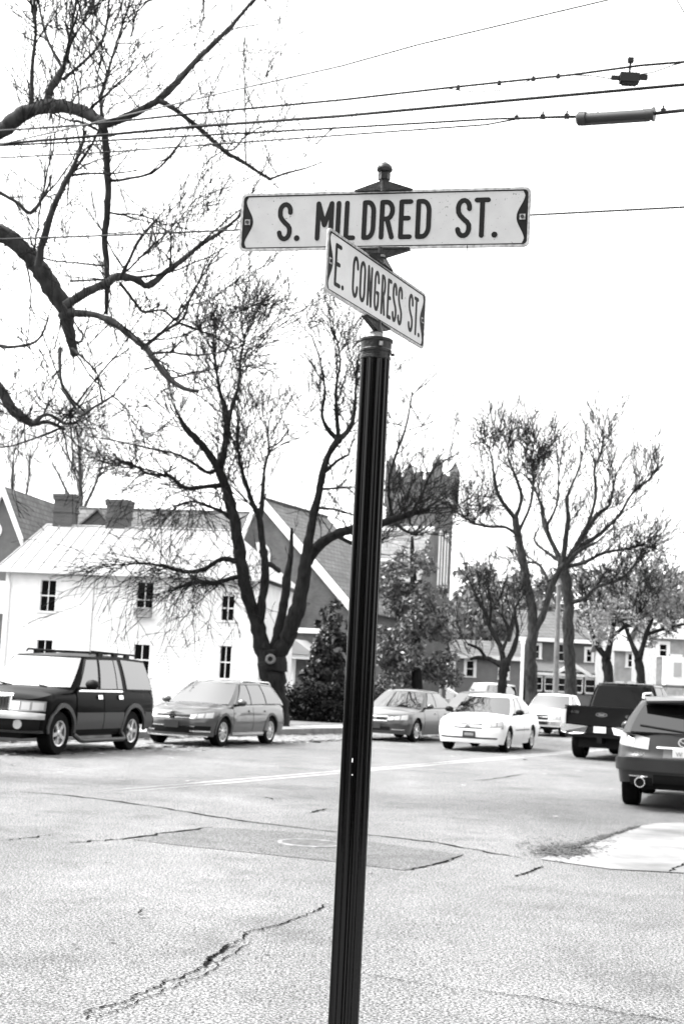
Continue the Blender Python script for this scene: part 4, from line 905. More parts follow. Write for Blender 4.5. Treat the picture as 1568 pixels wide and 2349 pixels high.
# local x = street v, local y = street u (away), origin under the peak
zpk = pk.z; rk = P(803, 1390, 84); hv = (rk.x - pk.x) / math.cos(TH) * 1.02; slp = (zpk - rk.z) / hv
HWc = 6.1; zec = zpk - slp * HWc
poly = [(-HWc, 0, 0), (HWc, 0, 0), (HWc, 0, zec), (0, 0, zpk), (-HWc, 0, zec)]
MB().extr(poly, (0, .4, 0)).build('gable_wall', brick_mid, church)
MB().box((HWc - .2, 4.4, zec / 2), (.4, 7.9, zec)).box((-HWc + .2, 4.4, zec / 2), (.4, 7.9, zec)).box((0, 8.4, zec / 2), (2 * HWc - .1, .2, zec)).build('wall', brick_mid, church)
for s in (-1, 1):
    MB().extr([(0, .0, zpk + .12), (0, 9, zpk + .12), (s * (HWc + .5), 9, zec - slp * .5 + .12), (s * (HWc + .5), .0, zec - slp * .5 + .12)], (0, 0, -.1)).build('roof', slate, church)
    MB().extr([(0, -.45, zpk + .20), (s * (HWc + .6), -.45, zec - slp * .6 + .20), (s * (HWc + .6), -.45, zec - slp * .6 - .36), (0, -.45, zpk - .36)], (0, .3, 0)).build('bargeboard', white_trim, church)
MB().tube([(0, -.4, zpk + .2), (0, 9, zpk + .2)], .09, 6).build('ridge_tile', slate, church)
def arch_poly(x, z0, w, h, y, n=10): return [(x - w / 2, y, z0), (x + w / 2, y, z0)] + [(x + w / 2 * math.cos(R(180 * i / n)), y, z0 + h - w / 2 + w / 2 * math.sin(R(180 * i / n))) for i in range(n + 1)]
for (cx, z0, w, h) in ((-.2, zpk - 5.4, 1.7, 2.9), (1.6, zpk - 8.6, 1.5, 3.0), (-2.3, zpk - 9.2, 1.4, 2.8)):
    f = MB().extr(arch_poly(cx, z0, w, h, -.06), (0, .05, 0)).build('arched_window', white_trim if w > 1.6 else stone, church)
    for i in range(2):
        MB().extr(arch_poly(cx + (i - .5) * w * .44, z0 + .15, w * .36, h - .45, -.08), (0, .015, 0)).build('pane', glass_dark, f)
    MB().box((cx, -.1, z0 - .1), (w + .3, .22, .18)).build('sill', stone, f)
# porch with white posts
pv = empty('church_porch', P(680, 1640, 72)); pv.location.z = .15; pv.rotation_euler = (0, 0, -TH)
for x in (-.75, -.35, .75):
    MB().box((x, 0, 1.25), (.20, .20, 2.5)).build('post', white_trim, pv); 
MB().box((0, 0, 2.6), (2.2, 1.3, .22)).box((0, 0, .1), (2.2, 1.4, .2)).build('beam', white_trim, pv)
MB().extr([(-1.2, -.75, 2.72), (1.2, -.75, 2.72), (0, -.75, 3.45)], (0, 1.6, 0)).build('roof', metal_roof, pv)
MB().box((-1.2, 1.6, 1.9), (3.6, 1.6, 3.8)).build('wall', brick_mid, pv); MB().box((-1.2, 1.55, 3.95), (3.9, 2.0, .25)).build('cornice', white_trim, pv)
tag(pv, 'small white-posted porch seen between the forked tree and the holly', 'porch')
# annex roof, pale slates
an = empty('church_annex', P(790, 1560, 92)); an.location.z = 0; an.rotation_euler = (0, 0, -TH)
za = P(770, 1277, 92).z; zb2 = P(770, 1332, 92).z
MB().box((1.5, 3, zb2 / 2), (6.0, 6, zb2)).build('wall', brick_dark, an)
MB().extr([(-2.0, -.4, zb2), (5.0, -.4, zb2), (4.6, 1.6, za), (-1.5, 1.6, za)], (0, .05, -.1)).build('roof', slate_pale, an)
MB().box((1.6, 1.7, za), (6.3, .35, .16)).build('ridge_board', white_trim, an)
tag(an, 'low church annex with a pale slate roof seen beside the white bargeboard', 'annex')
nv = empty('church_nave', P(930, 1560, 98)); nv.location.z = 0; nv.rotation_euler = (0, 0, -TH)
zn = P(930, 1205, 98).z; zn2 = P(930, 1300, 98).z
MB().box((-1.4, 1.0, zn2 / 2), (3.4, 2.0, zn2)).build('wall', brick_mid, nv)
MB().extr([(-3.4, -.5, zn2 - .2), (.5, -.5, zn2 - .2), (.5, 2.6, zn), (-3.4, 2.6, zn)], (0, .05, -.1)).build('roof', slate_pale, nv)
MB().box((-1.5, 2.7, zn + .1), (4.0, .4, .3)).build('cornice', white_trim, nv); MB().box((-1.6, 3.4, zn + 1.4), (3.4, 1, 2.6)).build('upper_wall', brick_mid, nv)
tag(nv, 'church nave with a pale roof just right of the post, behind the evergreen', 'building')
# tower
YT = 108.0; tl = P(985, 1560, YT); WT = 3.8; hw = WT / 2
tw_ = empty('church_tower', (P(890, 1200, YT).x + hw * TC, YT - hw * TS, 0), -TH)
tag(tw_, 'square brick church tower with corner pinnacles right of the post', 'tower')
zt = P(1000, 1112, YT).z
MB().box((0, hw, zt / 2), (WT, WT, zt)).build('wall', brick_tower, tw_)
MB().box((0, hw, zt * .42), (WT + .24, WT + .24, .5)).box((0, hw, zt - 1.1), (WT + .22, WT + .22, .28)).build('string_course', stone, tw_)
for i in range(4):
    for j, (ax, ay) in enumerate(((0, -.0), (0, WT))):
        MB().box((-hw + .55 + i * .9, ay, zt + .38), (.55, .35, .8)).build('merlon', brick_tower, tw_)
    for ax in (-hw, hw): MB().box((ax, .55 + i * .9, zt + .38), (.35, .55, .8)).build('merlon', brick_tower, tw_)
for sx in (-1, 1):
    for sy in (0, 1):
        mb = MB().box((sx * hw, sy * WT, zt - .3), (.62, .62, 3.2)); pn = mb.build('pinnacle', brick_tower, tw_)
        MB().add([(sx * hw - .34, sy * WT - .34, zt + 1.3), (sx * hw + .34, sy * WT - .34, zt + 1.3), (sx * hw + .34, sy * WT + .34, zt + 1.3), (sx * hw - .34, sy * WT + .34, zt + 1.3), (sx * hw, sy * WT, zt + 2.2)], [(0, 1, 4), (1, 2, 4), (2, 3, 4), (3, 0, 4)]).build('spirelet', brick_tower, pn)
for (z0, h) in ((zt * .52, 4.6), (zt * .18, 3.0)):
    for k in (-1, 1):
        yc = hw + k * .62
        f = MB().extr([(hw + .06, y_, z_) for (y_, _, z_) in [(p[0], 0, p[2]) for p in arch_poly(yc, z0, .78, h, 0)]], (-.05, 0, 0)).build('lancet_window', white_trim, tw_)
        MB().extr([(hw + .08, p[0], p[2]) for p in arch_poly(yc, z0 + .2, .34, h - .5, 0)], (-.015, 0, 0)).build('pane', glass_dark, f)
    MB().box((hw + .06, hw, z0 - .18), (.25, 2.4, .36)).build('sill', stone, tw_)
    for k in (-1, 1): 
        f = MB().extr(arch_poly(k * .7, z0, .8, h, -.06), (0, .05, 0)).build('lancet_window', stone, tw_)
        MB().extr(arch_poly(k * .7, z0 + .2, .5, h - .5, -.08), (0, .015, 0)).build('pane', glass_dark, f)

# --- houses across the far right
def far_house(name, label, pxl, pxr, Y, y_eave, y_ridge, wall_m, depth, wins_px, roof_m=slate, rot=0.0, cat='house', trimz=()):
    A = P(pxl, 1560, Y); B = P(pxr, 1560, Y + rot); F = Frame(A, B); h = empty(name, F.A, F.ang); tag(h, label, cat)
    ze = F.at((pxl + pxr) / 2, y_eave)[1]; zr_ = F.at((pxl + pxr) / 2, y_ridge, depth / 2)[1]; ops = []
    for (a, b, c, d) in wins_px:
        x0, z1 = F.at(a, c); x1, _ = F.at(b, c); _, z0 = F.at((a + b) / 2, d); ops.append((x0, x1, max(z0, .3), z1))
    wall_mb(F.W, ze, ops).box((F.W / 2, depth, ze / 2), (F.W, .1, ze)).box((0, depth / 2, ze / 2), (.1, depth, ze)).box((F.W, depth / 2, ze / 2), (.1, depth, ze)).build('wall', wall_m, h)
    siding_mb(F.W, ze, ops, row=.2, lip=.03).build('siding', wall_m, h, kind='stuff')
    for s in (0, 1):
        MB().extr([(-.4, -.5 if s == 0 else depth + .5, ze), (F.W + .4, -.5 if s == 0 else depth + .5, ze), (F.W + .4, depth / 2, zr_), (-.4, depth / 2, zr_)], (0, 0, -.12)).build('roof', roof_m, h)
    for x in (0, F.W): MB().extr([(x, 0, ze), (x, depth, ze), (x, depth / 2, zr_ - .1)], (.05, 0, 0)).build('gable', wall_m, h)
    MB().box((F.W / 2, -.45, ze - .02), (F.W + .8, .16, .3)).build('fascia', white_trim, h)
    for z in trimz: MB().box((F.W / 2, -.06, F.at((pxl + pxr) / 2, z)[1]), (F.W, .18, .34)).build('trim_band', white_trim, h)
    for o in ops: window(h, *o, cols=1, rows=2, trim=.22, sill=True)
    return h, F
h1, FH = far_house('porch_house', 'dark-sided house with a white-trimmed glazed porch behind the bare trees', 1196, 1402, 118, 1470, 1405, siding_grey, 9, [(1226, 1236, 1480, 1510), (1240 + 40, 1296, 1478, 1516), (1345, 1356, 1490, 1518)], trimz=(1526,))
# its porch: windows in white frames under a small pediment
p0 = FH.at(1206, 1600)[0]; p1 = FH.at(1388, 1600)[0]; zp1 = FH.at(1290, 1542, -1.8)[1]
pr = MB().box(((p0 + p1) / 2, -1.0, .8), (p1 - p0, 1.9, 1.6)).build('porch_wall', siding_mid, h1)
MB().extr([(p0 - .3, -2.2, zp1), (p1 + .3, -2.2, zp1), (p1 + .3, -.06, zp1 + .9), (p0 - .3, -.06, zp1 + .9)], (0, 0, -.1)).build('porch_roof', siding_grey, h1)
MB().box(((p0 + p1) / 2, -2.1, zp1 - .16), (p1 - p0 + .6, .2, .3)).build('porch_beam', white_trim, h1)
for k in range(6):
    a = p0 + (p1 - p0) * (k + .12) / 6; b = p0 + (p1 - p0) * (k + .88) / 6
    window(h1, a, b, 1.75, zp1 - .5, 1, 2, y=-1.95, trim=.20)
    MB().box(((a + b) / 2, -1.9, 1.63), (b - a + .5, .1, .2)).build('rail', white_trim, h1)
MB().box(((p0 + p1) / 2, -1.0, (1.7 + zp1) / 2), (p1 - p0, .1, zp1 - 1.7)).build('porch_back', siding_grey, h1)
gx, gz = FH.at(1312, 1546, -2.2)
for s in (-1, 1): MB().extr([(gx, -2.3, gz + .95), (gx + s * 1.5, -2.3, gz + .05), (gx + s * 1.5, -2.3, gz - .22), (gx, -2.3, gz + .60)], (0, .3, 0)).build('pediment', white_trim, h1)
far_house('grey_house', 'mid-grey sided house with white windows left of the bare trees', 1044, 1190, 112, 1508, 1470, siding_mid, 8, [(1070, 1086, 1516, 1552), (1148, 1162, 1528, 1558)])
far_house('white_cottage', 'pale house half hidden by the leafy tree at the right', 1408, 1500, 108, 1490, 1440, mat('cottage_siding', .30, .7, var=.2, scale=2), 8, [(1440, 1452, 1500, 1530), (1472, 1484, 1540, 1570)], metal_roof)
far_house('pale_house', 'pale house with a white bay at the right edge', 1505, 1640, 96, 1462, 1420, mat('pale_siding', .28, .7, var=.2, scale=3), 8, [(1512, 1528, 1478, 1505), (1540, 1556, 1508, 1540)], metal_roof)
bay = empty('bay_window', P(1548, 1560, 92)); tag(bay, 'white boxy bay window jutting out at the right edge', 'bay window')
zb_ = P(1548, 1572, 92).z; MB().box((0, 0, zb_ + .9), (1.5, 1.0, 1.8)).build('box', white_trim, bay, None, (0, 0, -bay.location.z))
MB().box((0, -.52, zb_ + 1.0), (.5, .06, .9)).build('pane', lamp_glass, bay, None, (0, 0, -bay.location.z)); MB().box((-.3, -.3, zb_ - .1), (2.6, 1.6, .14)).build('ledge', siding_grey, bay, None, (0, 0, -bay.location.z))
for x in (-.6, .6): MB().box((x, 0, zb_ / 2), (.14, .14, zb_)).build('bracket_post', white_trim, bay, None, (0, 0, -bay.location.z))
# unseen brick row added right of the street to darken the doors' reflections
rw_ = empty('unseen_brick_row', S(16, 4.5), -TH); tag(rw_, 'unseen long brick row added across the street, beyond the right edge', 'building')
MB().box((4, 25, 3.6), (8, 50, 7.2)).build('wall', brick_dark, rw_); MB().extr([(-.4, -.3, 7.2), (8.4, -.3, 7.2), (4, -.3, 9.6)], (0, 50.6, 0)).build('roof', slate, rw_)
for i in range(12):
    for z in (1.0, 4.2):
        w_ = MB().box((-.03, 2.5 + i * 4, z + .8), (.10, 1.2, 1.7)).build('window', white_trim, rw_); MB().box((-.07, 2.5 + i * 4, z + .8), (.06, 1.0, 1.5)).build('pane', glass_dark, w_)
# unseen buildings added at the viewer's back to darken reflections in post and paintwork
def back_block(u0, u1, v0, v1, h, label, m):
    o = empty('unseen_brick_building', S(u0, v0), -TH); tag(o, label, 'building'); W_, D_ = v1 - v0, u1 - u0
    MB().box((W_ / 2, D_ / 2, h / 2), (W_, D_, h)).build('wall', m, o); MB().box((W_ / 2, D_ / 2, h + .15), (W_ + .6, D_ + .6, .3)).build('cornice', stone, o)
    for i in range(int(W_ // 3)):
        for z in (1.0, 4.4):
            w_ = MB().box((1.8 + i * 3, D_ + .03, z + .9), (1.2, .10, 1.9)).build('window', white_trim, o); MB().box((1.8 + i * 3, D_ + .07, z + .9), (1.0, .06, 1.7)).build('pane', glass_dark, w_)
back_block(-18, -5.5, -1.5, 34, 8.0, 'unseen brick corner building added at the back of the viewer', brick_dark)
back_block(-40, 3.0, -46, -21, 8.5, 'unseen brick building added across Congress Street to the left of the viewer', brick_dark)
# posts along the verge
wp = P(1193, 1640, 57); o = empty('white_post', (wp.x, wp.y, .15)); zt = P(1195, 1478, 57).z - .15
MB().tube([(0, 0, 0), (0, 0, zt)], .065, 10).build('shaft', white_trim, o, 40); MB().lathe([(.065, zt), (.09, zt + .02), (.09, zt + .16), (.03, zt + .2)], 12).build('cap', white_trim, o, 40)
tag(o, 'slim white post left of the low-forking bare tree', 'post')
up_ = P(1271, 1640, 75); o = empty('utility_pole', (up_.x, up_.y, .15)); zt = P(1281, 1330, 75).z
MB().tube([(0, 0, 0), (0, 0, zt)], [.17, .12], 10).build('shaft', mat('pole_wood', .14, .8, var=.3, scale=4), o, 40)
MB().box((0, 0, zt - .4), (.12, 1.6, .12)).build('crossarm', mat('pole_wood2', .14, .8), o)
tag(o, 'slender wooden utility pole between the two bare trees', 'utility pole')
# low railings / steps by the hedge right of the evergreen
fe = empty('stair_railing', P(1075, 1640, 70)); fe.location.z = .15
for s in (0, .9): MB().tube([(-1.4, s, 1.55), (.5, s, .55)], .05, 6).build('rail', white_trim, fe)
for x, z in ((-1.4, 1.55), (-.45, 1.05), (.5, .55)):
    for s in (0, .9): MB().tube([(x, s, 0), (x, s, z)], .04, 6).build('post', mat('rail_post', .2, .6), fe)
for i in range(4): MB().box((-1.2 + i * .45, .45, .45 - i * .12), (.46, .9, .9 - i * .24)).build('step', concrete, fe)
tag(fe, 'sloping stair railing beside the evergreen above the dark parked car', 'railing')

# ------------------------------------------------------------------ vehicles
def ip(tab, x): return float(np.interp(x, [a for a, _ in tab], [b for _, b in tab]))
def smooth01(t): t = max(0.0, min(1.0, t)); return t * t * (3 - 2 * t)
lamp_bezel = mat('lamp_bezel', .16, .25, spec=.6)
class Car:
    """x forward, y left, z up, origin on the ground; surfaces are functions of position so that every panel can lie on them"""
    def __init__(s, root, **k): s.root = root; s.__dict__.update(k)
    def Wz(s, z): return s.W * ip(s.sec, z)
    def end_pt(s, front, t, z):
        A = s.Af if front else s.Ar; n = s.nf if front else s.nr
        c, si = abs(math.cos(t)) ** (2 / n), abs(math.sin(t)) ** (2 / n)
        y = s.Wz(z) * si * (1 if t >= 0 else -1)
        return Vector(((s.xf - A + A * c + ip(s.fprof, z)) if front else (s.xr + A - A * c + ip(s.rprof, z)), y, z))
    def t_of(s, front, y, z):
        n = s.nf if front else s.nr; return math.copysign(math.asin(min(1, abs(y) / s.Wz(z)) ** (n / 2)), y)
    def side_pt(s, x, z, sg=1):
        w = 0.0; X0f, X0r = s.xf - s.Af, s.xr + s.Ar; dx = 0
        dx += ip(s.fprof, z) * smooth01(1 - (X0f - x) / .55); dx += ip(s.rprof, z) * smooth01(1 - (x - X0r) / .55)
        return Vector((x + dx, sg * s.Wz(z), z))
    def zbot(s, x):
        b = ip(s.bot, x)
        for xw in s.ax:
            d = abs(x - xw)
            if d < s.Ra: b = max(b, s.Rw + math.sqrt(s.Ra ** 2 - d * d))
        return b
    def shell(s, m, nl=14, name='body'):
        X0f, X0r = s.xf - s.Af, s.xr + s.Ar; st = []
        for i in range(14): st.append(('f', math.pi / 2 * i / 14))
        xs = list(np.arange(X0f, X0r, -.06)) + [X0r]
        for xw in s.ax: xs += [xw + s.Ra * math.cos(R(180 * k / 16)) * .9995 for k in range(17)] + [xw - s.Ra * 1.0005, xw + s.Ra * 1.0005]
        xs = sorted({round(x, 4) for x in xs if X0r <= x <= X0f}, reverse=True)
        st += [('s', x) for x in xs]
        for i in range(1, 15): st.append(('r', math.pi / 2 * (1 - i / 14)))
        L_ = []; base = []
        for kind, q in st:
            if kind == 's': x = q
            else: x = s.end_pt(kind == 'f', q, .6).x - (ip(s.fprof, .6) if kind == 'f' else ip(s.rprof, .6))
            zb, zt = s.zbot(x), ip(s.top, x); row = []
            for l in range(nl + 1):
                z = zb + (zt - zb) * l / nl
                p = s.end_pt(kind == 'f', q, z) if kind != 's' else s.side_pt(q, z)
                e = max(0, (l / nl - .86) / .14); p.y *= 1 - .035 * e * e; p.z -= 0
                row.append(p)
            L_.append(row); base.append(x)
        mb = MB(); mb.grid(L_); mb.grid([[Vector((p.x, -p.y, p.z)) for p in row] for row in L_])
        top = []
        for row, x in zip(L_, base):
            p = row[-1]; cr = ip(s.crown, x); rr_ = []
            for k in range(9):
                a = 1 - 2 * k / 8; rr_.append(Vector((p.x, p.y * a, p.z + cr * (1 - abs(a) ** 2.4))))
            top.append(rr_)
        mb.grid(top)
        s.body = mb.build(name, m, s.root, 38, weld=True)
        xm = (s.xf + s.xr) / 2
        MB().box((xm, 0, .5), (s.xf - s.xr - .5, s.W * 1.25, .40)).box(((s.ax[0] + s.ax[1]) / 2, 0, .42), (s.ax[0] - s.ax[1] - 2 * s.Ra - .02, s.W * 1.9, .16)).build('underbody', black_plastic, s.root)
        return s.body
    def patch(s, fn, m, name, nu=8, nv=6, off=.008, back=.02, parent=None, sm=35):
        """fn(a, b) on the unit square gives a surface point; the piece stands off from the surface and is closed behind"""
        def nrm(a, b):
            e = .01; u = fn(min(a + e, 1), b) - fn(max(a - e, 0), b); v = fn(a, min(b + e, 1)) - fn(a, max(b - e, 0)); n_ = u.cross(v)
            return n_.normalized() if n_.length > 1e-12 else Vector((0, 0, 1))
        ctr = fn(.5, .5); flip = 1 if nrm(.5, .5).dot(Vector((ctr.x - s.cx0, ctr.y, max(0, ctr.z - .7) * .5))) > 0 else -1
        top = []; bk = []
        for i in range(nu + 1):
            r1, r2 = [], []
            for j in range(nv + 1):
                a, b = i / nu, j / nv; p = fn(a, b); n_ = nrm(a, b) * flip; r1.append(p + n_ * off); r2.append(p + n_ * (off - back))
            top.append(r1); bk.append(r2)
        mb = MB().grid(top)
        for A_, B_ in ((top[0], bk[0]), (top[-1], bk[-1]), ([r[0] for r in top], [r[0] for r in bk]), ([r[-1] for r in top], [r[-1] for r in bk])): mb.grid([A_, B_])
        return mb.build(name, m, parent or s.root, sm, weld=True)
    def endp(s, front, y0, y1, z0, z1, m, name, off=.01, zz0=None, zz1=None, parent=None, nu=12, nv=4):
        """piece on the nose or tail between widths y0..y1 (fractions of the half width) and heights z0..z1 (z at y0) / zz0..zz1 (z at y1)"""
        zz0 = z0 if zz0 is None else zz0; zz1 = z1 if zz1 is None else zz1; n = s.nf if front else s.nr
        T = lambda y: math.copysign(math.asin(min(1, abs(y)) ** (n / 2)), y)
        t0, t1 = T(y0), T(y1)
        def fn(a, b): 
            lo = z0 + (zz0 - z0) * a; hi = z1 + (zz1 - z1) * a; return s.end_pt(front, t0 + (t1 - t0) * a, lo + (hi - lo) * b)
        return s.patch(fn, m, name, nu, nv, off, .03, parent)
    def sidep(s, x0, x1, z0, z1, sg, m, name, off=.006, parent=None, top=False, nu=8, nv=6, x0t=None, x1t=None, back=.02):
        x0t = x0 if x0t is None else x0t; x1t = x1 if x1t is None else x1t
        def fn(a, b):
            x = (x0 + (x1 - x0) * a) * (1 - b) + (x0t + (x1t - x0t) * a) * b
            hi = ip(s.top, x) - .02 if top else z1; lo = z0; return s.side_pt(x, lo + (hi - lo) * b, sg)
        return s.patch(fn, m, name, nu, nv, off, back, parent)
    def lamp(s, front, y0, y1, z0, z1, zz0=None, zz1=None, cells=3, bezel=None, name='headlight'):
        zz0 = z0 if zz0 is None else zz0; zz1 = z1 if zz1 is None else zz1
        h = s.endp(front, y0, y1, z0, z1, bezel or lamp_bezel, name, .008, zz0, zz1)
        for k in range(cells):
            a, b = (k + .10) / cells, (k + .90) / cells; L = lambda t, p, q: p + (q - p) * t
            e0, e1 = (z1 - z0) * .10, (z1 - z0) * .12
            s.endp(front, L(a, y0, y1), L(b, y0, y1), L(a, z0, zz0) + e0, L(a, z1, zz1) - e1, (chrome, lamp_glass, lamp_glass)[k % 3], 'reflector', .013, L(b, z0, zz0) + e0, L(b, z1, zz1) - e1, h, 5, 3)
        return h
    # greenhouse
    def gz(s, x, l): return (ip(s.top, x) - .01) * (1 - l) + ip(s.roof, x) * l
    def gy(s, l): return s.yb + (s.yt - s.yb) * l + s.bul * 4 * l * (1 - l)
    def cabin(s, m, nl=7):
        r = .14; rows = []
        def loop(l):
            f = s.bf + (s.tf - s.bf) * l; b = s.br + (s.tr - s.br) * l; y = s.gy(l); out = []; rr_ = min(r, y * .4)
            for i in range(5): yy = (y - rr_) * i / 5; out.append((f + s.bow * (1 - (yy / y) ** 2), yy))
            for i in range(6): a = R(90 * i / 5); out.append((f - rr_ + rr_ * math.cos(a) + s.bow * (1 - ((y - rr_ + rr_ * math.sin(a)) / y) ** 2), y - rr_ + rr_ * math.sin(a)))
            for i in range(1, 12): out.append((f - rr_ + (b + rr_ - f + rr_) * i / 12, y))
            for i in range(6): a = R(90 - 90 * i / 5); out.append((b + rr_ - rr_ * math.cos(a), y - rr_ + rr_ * math.sin(a)))
            for i in range(1, 6): out.append((b, (y - rr_) * (1 - i / 5)))
            return out
        for l_ in range(nl + 1):
            l = l_ / nl; rows.append([Vector((x, y, s.gz(x if abs(x) < 9 else 0, l) if True else 0)) for x, y in loop(l)])
        # soften the roof edge
        mb = MB(); mb.grid(rows); mb.grid([[Vector((p.x, -p.y, p.z)) for p in rw] for rw in rows])
        cap = []
        for p in rows[-1]:
            x = p.x; k = s.rcrown * (1 - abs(2 * (x - s.tr) / (s.tf - s.tr) - 1) ** 4 * .9)
            cap.append([Vector((p.x, p.y * a, p.z + k * (1 - abs(a) ** 2.2))) for a in np.linspace(1, -1, 9)])
        mb.grid(cap); s.cab = mb.build('cabin', m, s.root, 40, weld=True)
        return s.cab
    def side_window(s, xb0, xb1, xt0, xt1, l0, l1, sg, m, name='side_window', off=.010, trim=None, parent=None):
        def fn(a, b):
            l = l0 + (l1 - l0) * b; x = (xb0 + (xb1 - xb0) * a) * (1 - b) + (xt0 + (xt1 - xt0) * a) * b
            return Vector((x, sg * s.gy(l), s.gz(x, l)))
        w = s.patch(fn, m, name, 6, 5, off, .02, parent)
        if trim is not None:
            e = .03; 
            def fn2(a, b):
                a2 = -.0 + a; l = (l0 - .03) + (l1 - l0 + .06) * b; x = ((xb0 + e) + (xb1 - xb0 - 2 * e) * a) * (1 - b) + ((xt0 + e) + (xt1 - xt0 - 2 * e) * a) * b
                return Vector((x, sg * s.gy(l), s.gz(x, l)))
            s.patch(fn2, trim, 'window_trim', 6, 5, off - .005, .015, w)
        return w
    def screen(s, front, a0, a1, l0, l1, m, name, off=.012, parent=None):
        bx, tx = (s.bf, s.tf) if front else (s.br, s.tr)
        def fn(a, b):
            l = l0 + (l1 - l0) * b; y = (a0 + (a1 - a0) * a) * s.gy(l); x = bx + (tx - bx) * l
            if front: x += s.bow * (1 - (y / s.gy(l)) ** 2)
            return Vector((x, y, s.gz(x, l)))
        return s.patch(fn, m, name, 10, 6, off, .02, parent)
    def wheels(s, width, rim_m, spokes, rim_r, steer=0.0, style='spoke'):
        prof = [(rim_r, -width / 2), (s.Rw * .93, -width / 2), (s.Rw * .985, -width * .42), (s.Rw, -width * .30), (s.Rw, width * .30), (s.Rw * .985, width * .42), (s.Rw * .93, width / 2), (rim_r, width / 2), (rim_r * .97, width * .4)]
        ty = MB().lathe(prof, 36, axis='y', cap=False).mesh('tyre', rubber, 30)
        rm = MB().lathe([(rim_r * .60, width * .20), (rim_r * .86, width * .26), (rim_r * .88, width * .47), (rim_r * .99, width * .50), (rim_r * 1.0, width * .40)], 32, axis='y', cap=False)
        dk = MB().lathe([(.02, width * .05), (rim_r * .9, width * .05)], 24, axis='y').mesh('brake_disc', black_plastic)
        for k in range(spokes):
            a = 2 * math.pi * k / spokes + .3
            M = Matrix.Rotation(-a, 3, 'Y'); sw = rim_r * (.30 if spokes <= 6 else .16)
            rm.box(M @ Vector((rim_r * .50, width * .38, 0)), (rim_r * .86, width * .14, sw), M=M)
        rm.lathe([(rim_r * .26, width * .30), (rim_r * .26, width * .46), (rim_r * .16, width * .52)], 16, axis='y')
        rmm = rm.mesh('rim', rim_m, 30)
        for xw in s.ax:
            for sg in (1, -1):
                w = empty('wheel', (xw, sg * (s.W - width / 2 - .03), s.Rw)); w.parent = s.root; w.rotation_euler = (0, rnd.uniform(0, 1), (0 if sg > 0 else math.pi) + (steer if xw == s.ax[0] else 0))
                w.rotation_mode = 'XYZ'
                link_mesh('tyre', ty, w); link_mesh('rim', rmm, w); link_mesh('brake_disc', dk, w)
    def mirror(s, x, z, sg, m, size=(.16, .24, .17), foot=.10):
        y = s.gy(.1); mb = MB().lathe([(.01, -.5), (.40, -.42), (.5, -.1), (.5, .2), (.42, .42), (.02, .5)], 12, axis='x')
        mb.v = [(v[0] * size[0] + x, v[1] * size[1] + sg * (y + foot + size[1] / 2), v[2] * size[2] + z) for v in mb.v]
        o = mb.build('wing_mirror', m, s.root, 60)
        MB().box((x + .02, sg * (y + foot / 2), z - size[2] * .4), (.08, foot + .10, .05)).build('mirror_arm', black_plastic, o); return o
    def flare(s, m, w=.06, off=.02, axles=None):
        for xw in (axles or s.ax):
            for sg in (1, -1):
                def fn(a, b):
                    q = R(-8 + 196 * a); r_ = s.Ra - .015 + w * b; x = xw + r_ * math.cos(q); z = max(ip(s.bot, x), s.Rw + r_ * math.sin(q)); return s.side_pt(x, z, sg)
                s.patch(fn, m, 'wheel_flare', 22, 2, off, .05)
    def plate(s, front, z, m, txt=None, w=.31, h=.155, y=0.0, off=.02):
        p = s.end_pt(front, s.t_of(front, y, z), z); d = 1 if front else -1
        o = MB().box((p.x + d * off, y, z), (.015, w, h)).build('licence_plate', m, s.root)
        if txt:
            me = text_mesh(txt, .085, .003, plate_ink, 'plate_text'); t = link_mesh('plate_text', me, o, (p.x + d * (off + .010), y, z), (R(90), 0, R(90) if front else R(-90)))
        return o
    def disc_badge(s, front, y, z, ry, rz, m, name='badge', off=.02, parent=None):
        p = s.end_pt(front, s.t_of(front, y, z), z); d = 1 if front else -1; n_ = 20
        mb = MB().extr([(p.x + d * off, y + ry * math.cos(2 * math.pi * i / n_), z + rz * math.sin(2 * math.pi * i / n_)) for i in range(n_)], (-d * .03, 0, 0))
        return mb.build(name, m, parent or s.root, 40), p.x + d * off
def place(name, u, v, heading, label, cat='car', group='cars on Congress Street', wheel=None):
    if wheel:                      # stand the given wheel (local x, y) on a surveyed ground point
        (lx, ly), g_ = wheel; ch, sh = math.cos(heading), math.sin(heading); o = empty(name, (g_.x - lx * ch + ly * sh, g_.y - lx * sh - ly * ch, 0))
    else: o = empty(name, S(u, v), 0)
    o.rotation_euler = (0, 0, heading); tag(o, label, cat, group); return o
TOWARDS, AWAY = R(-115), R(65)

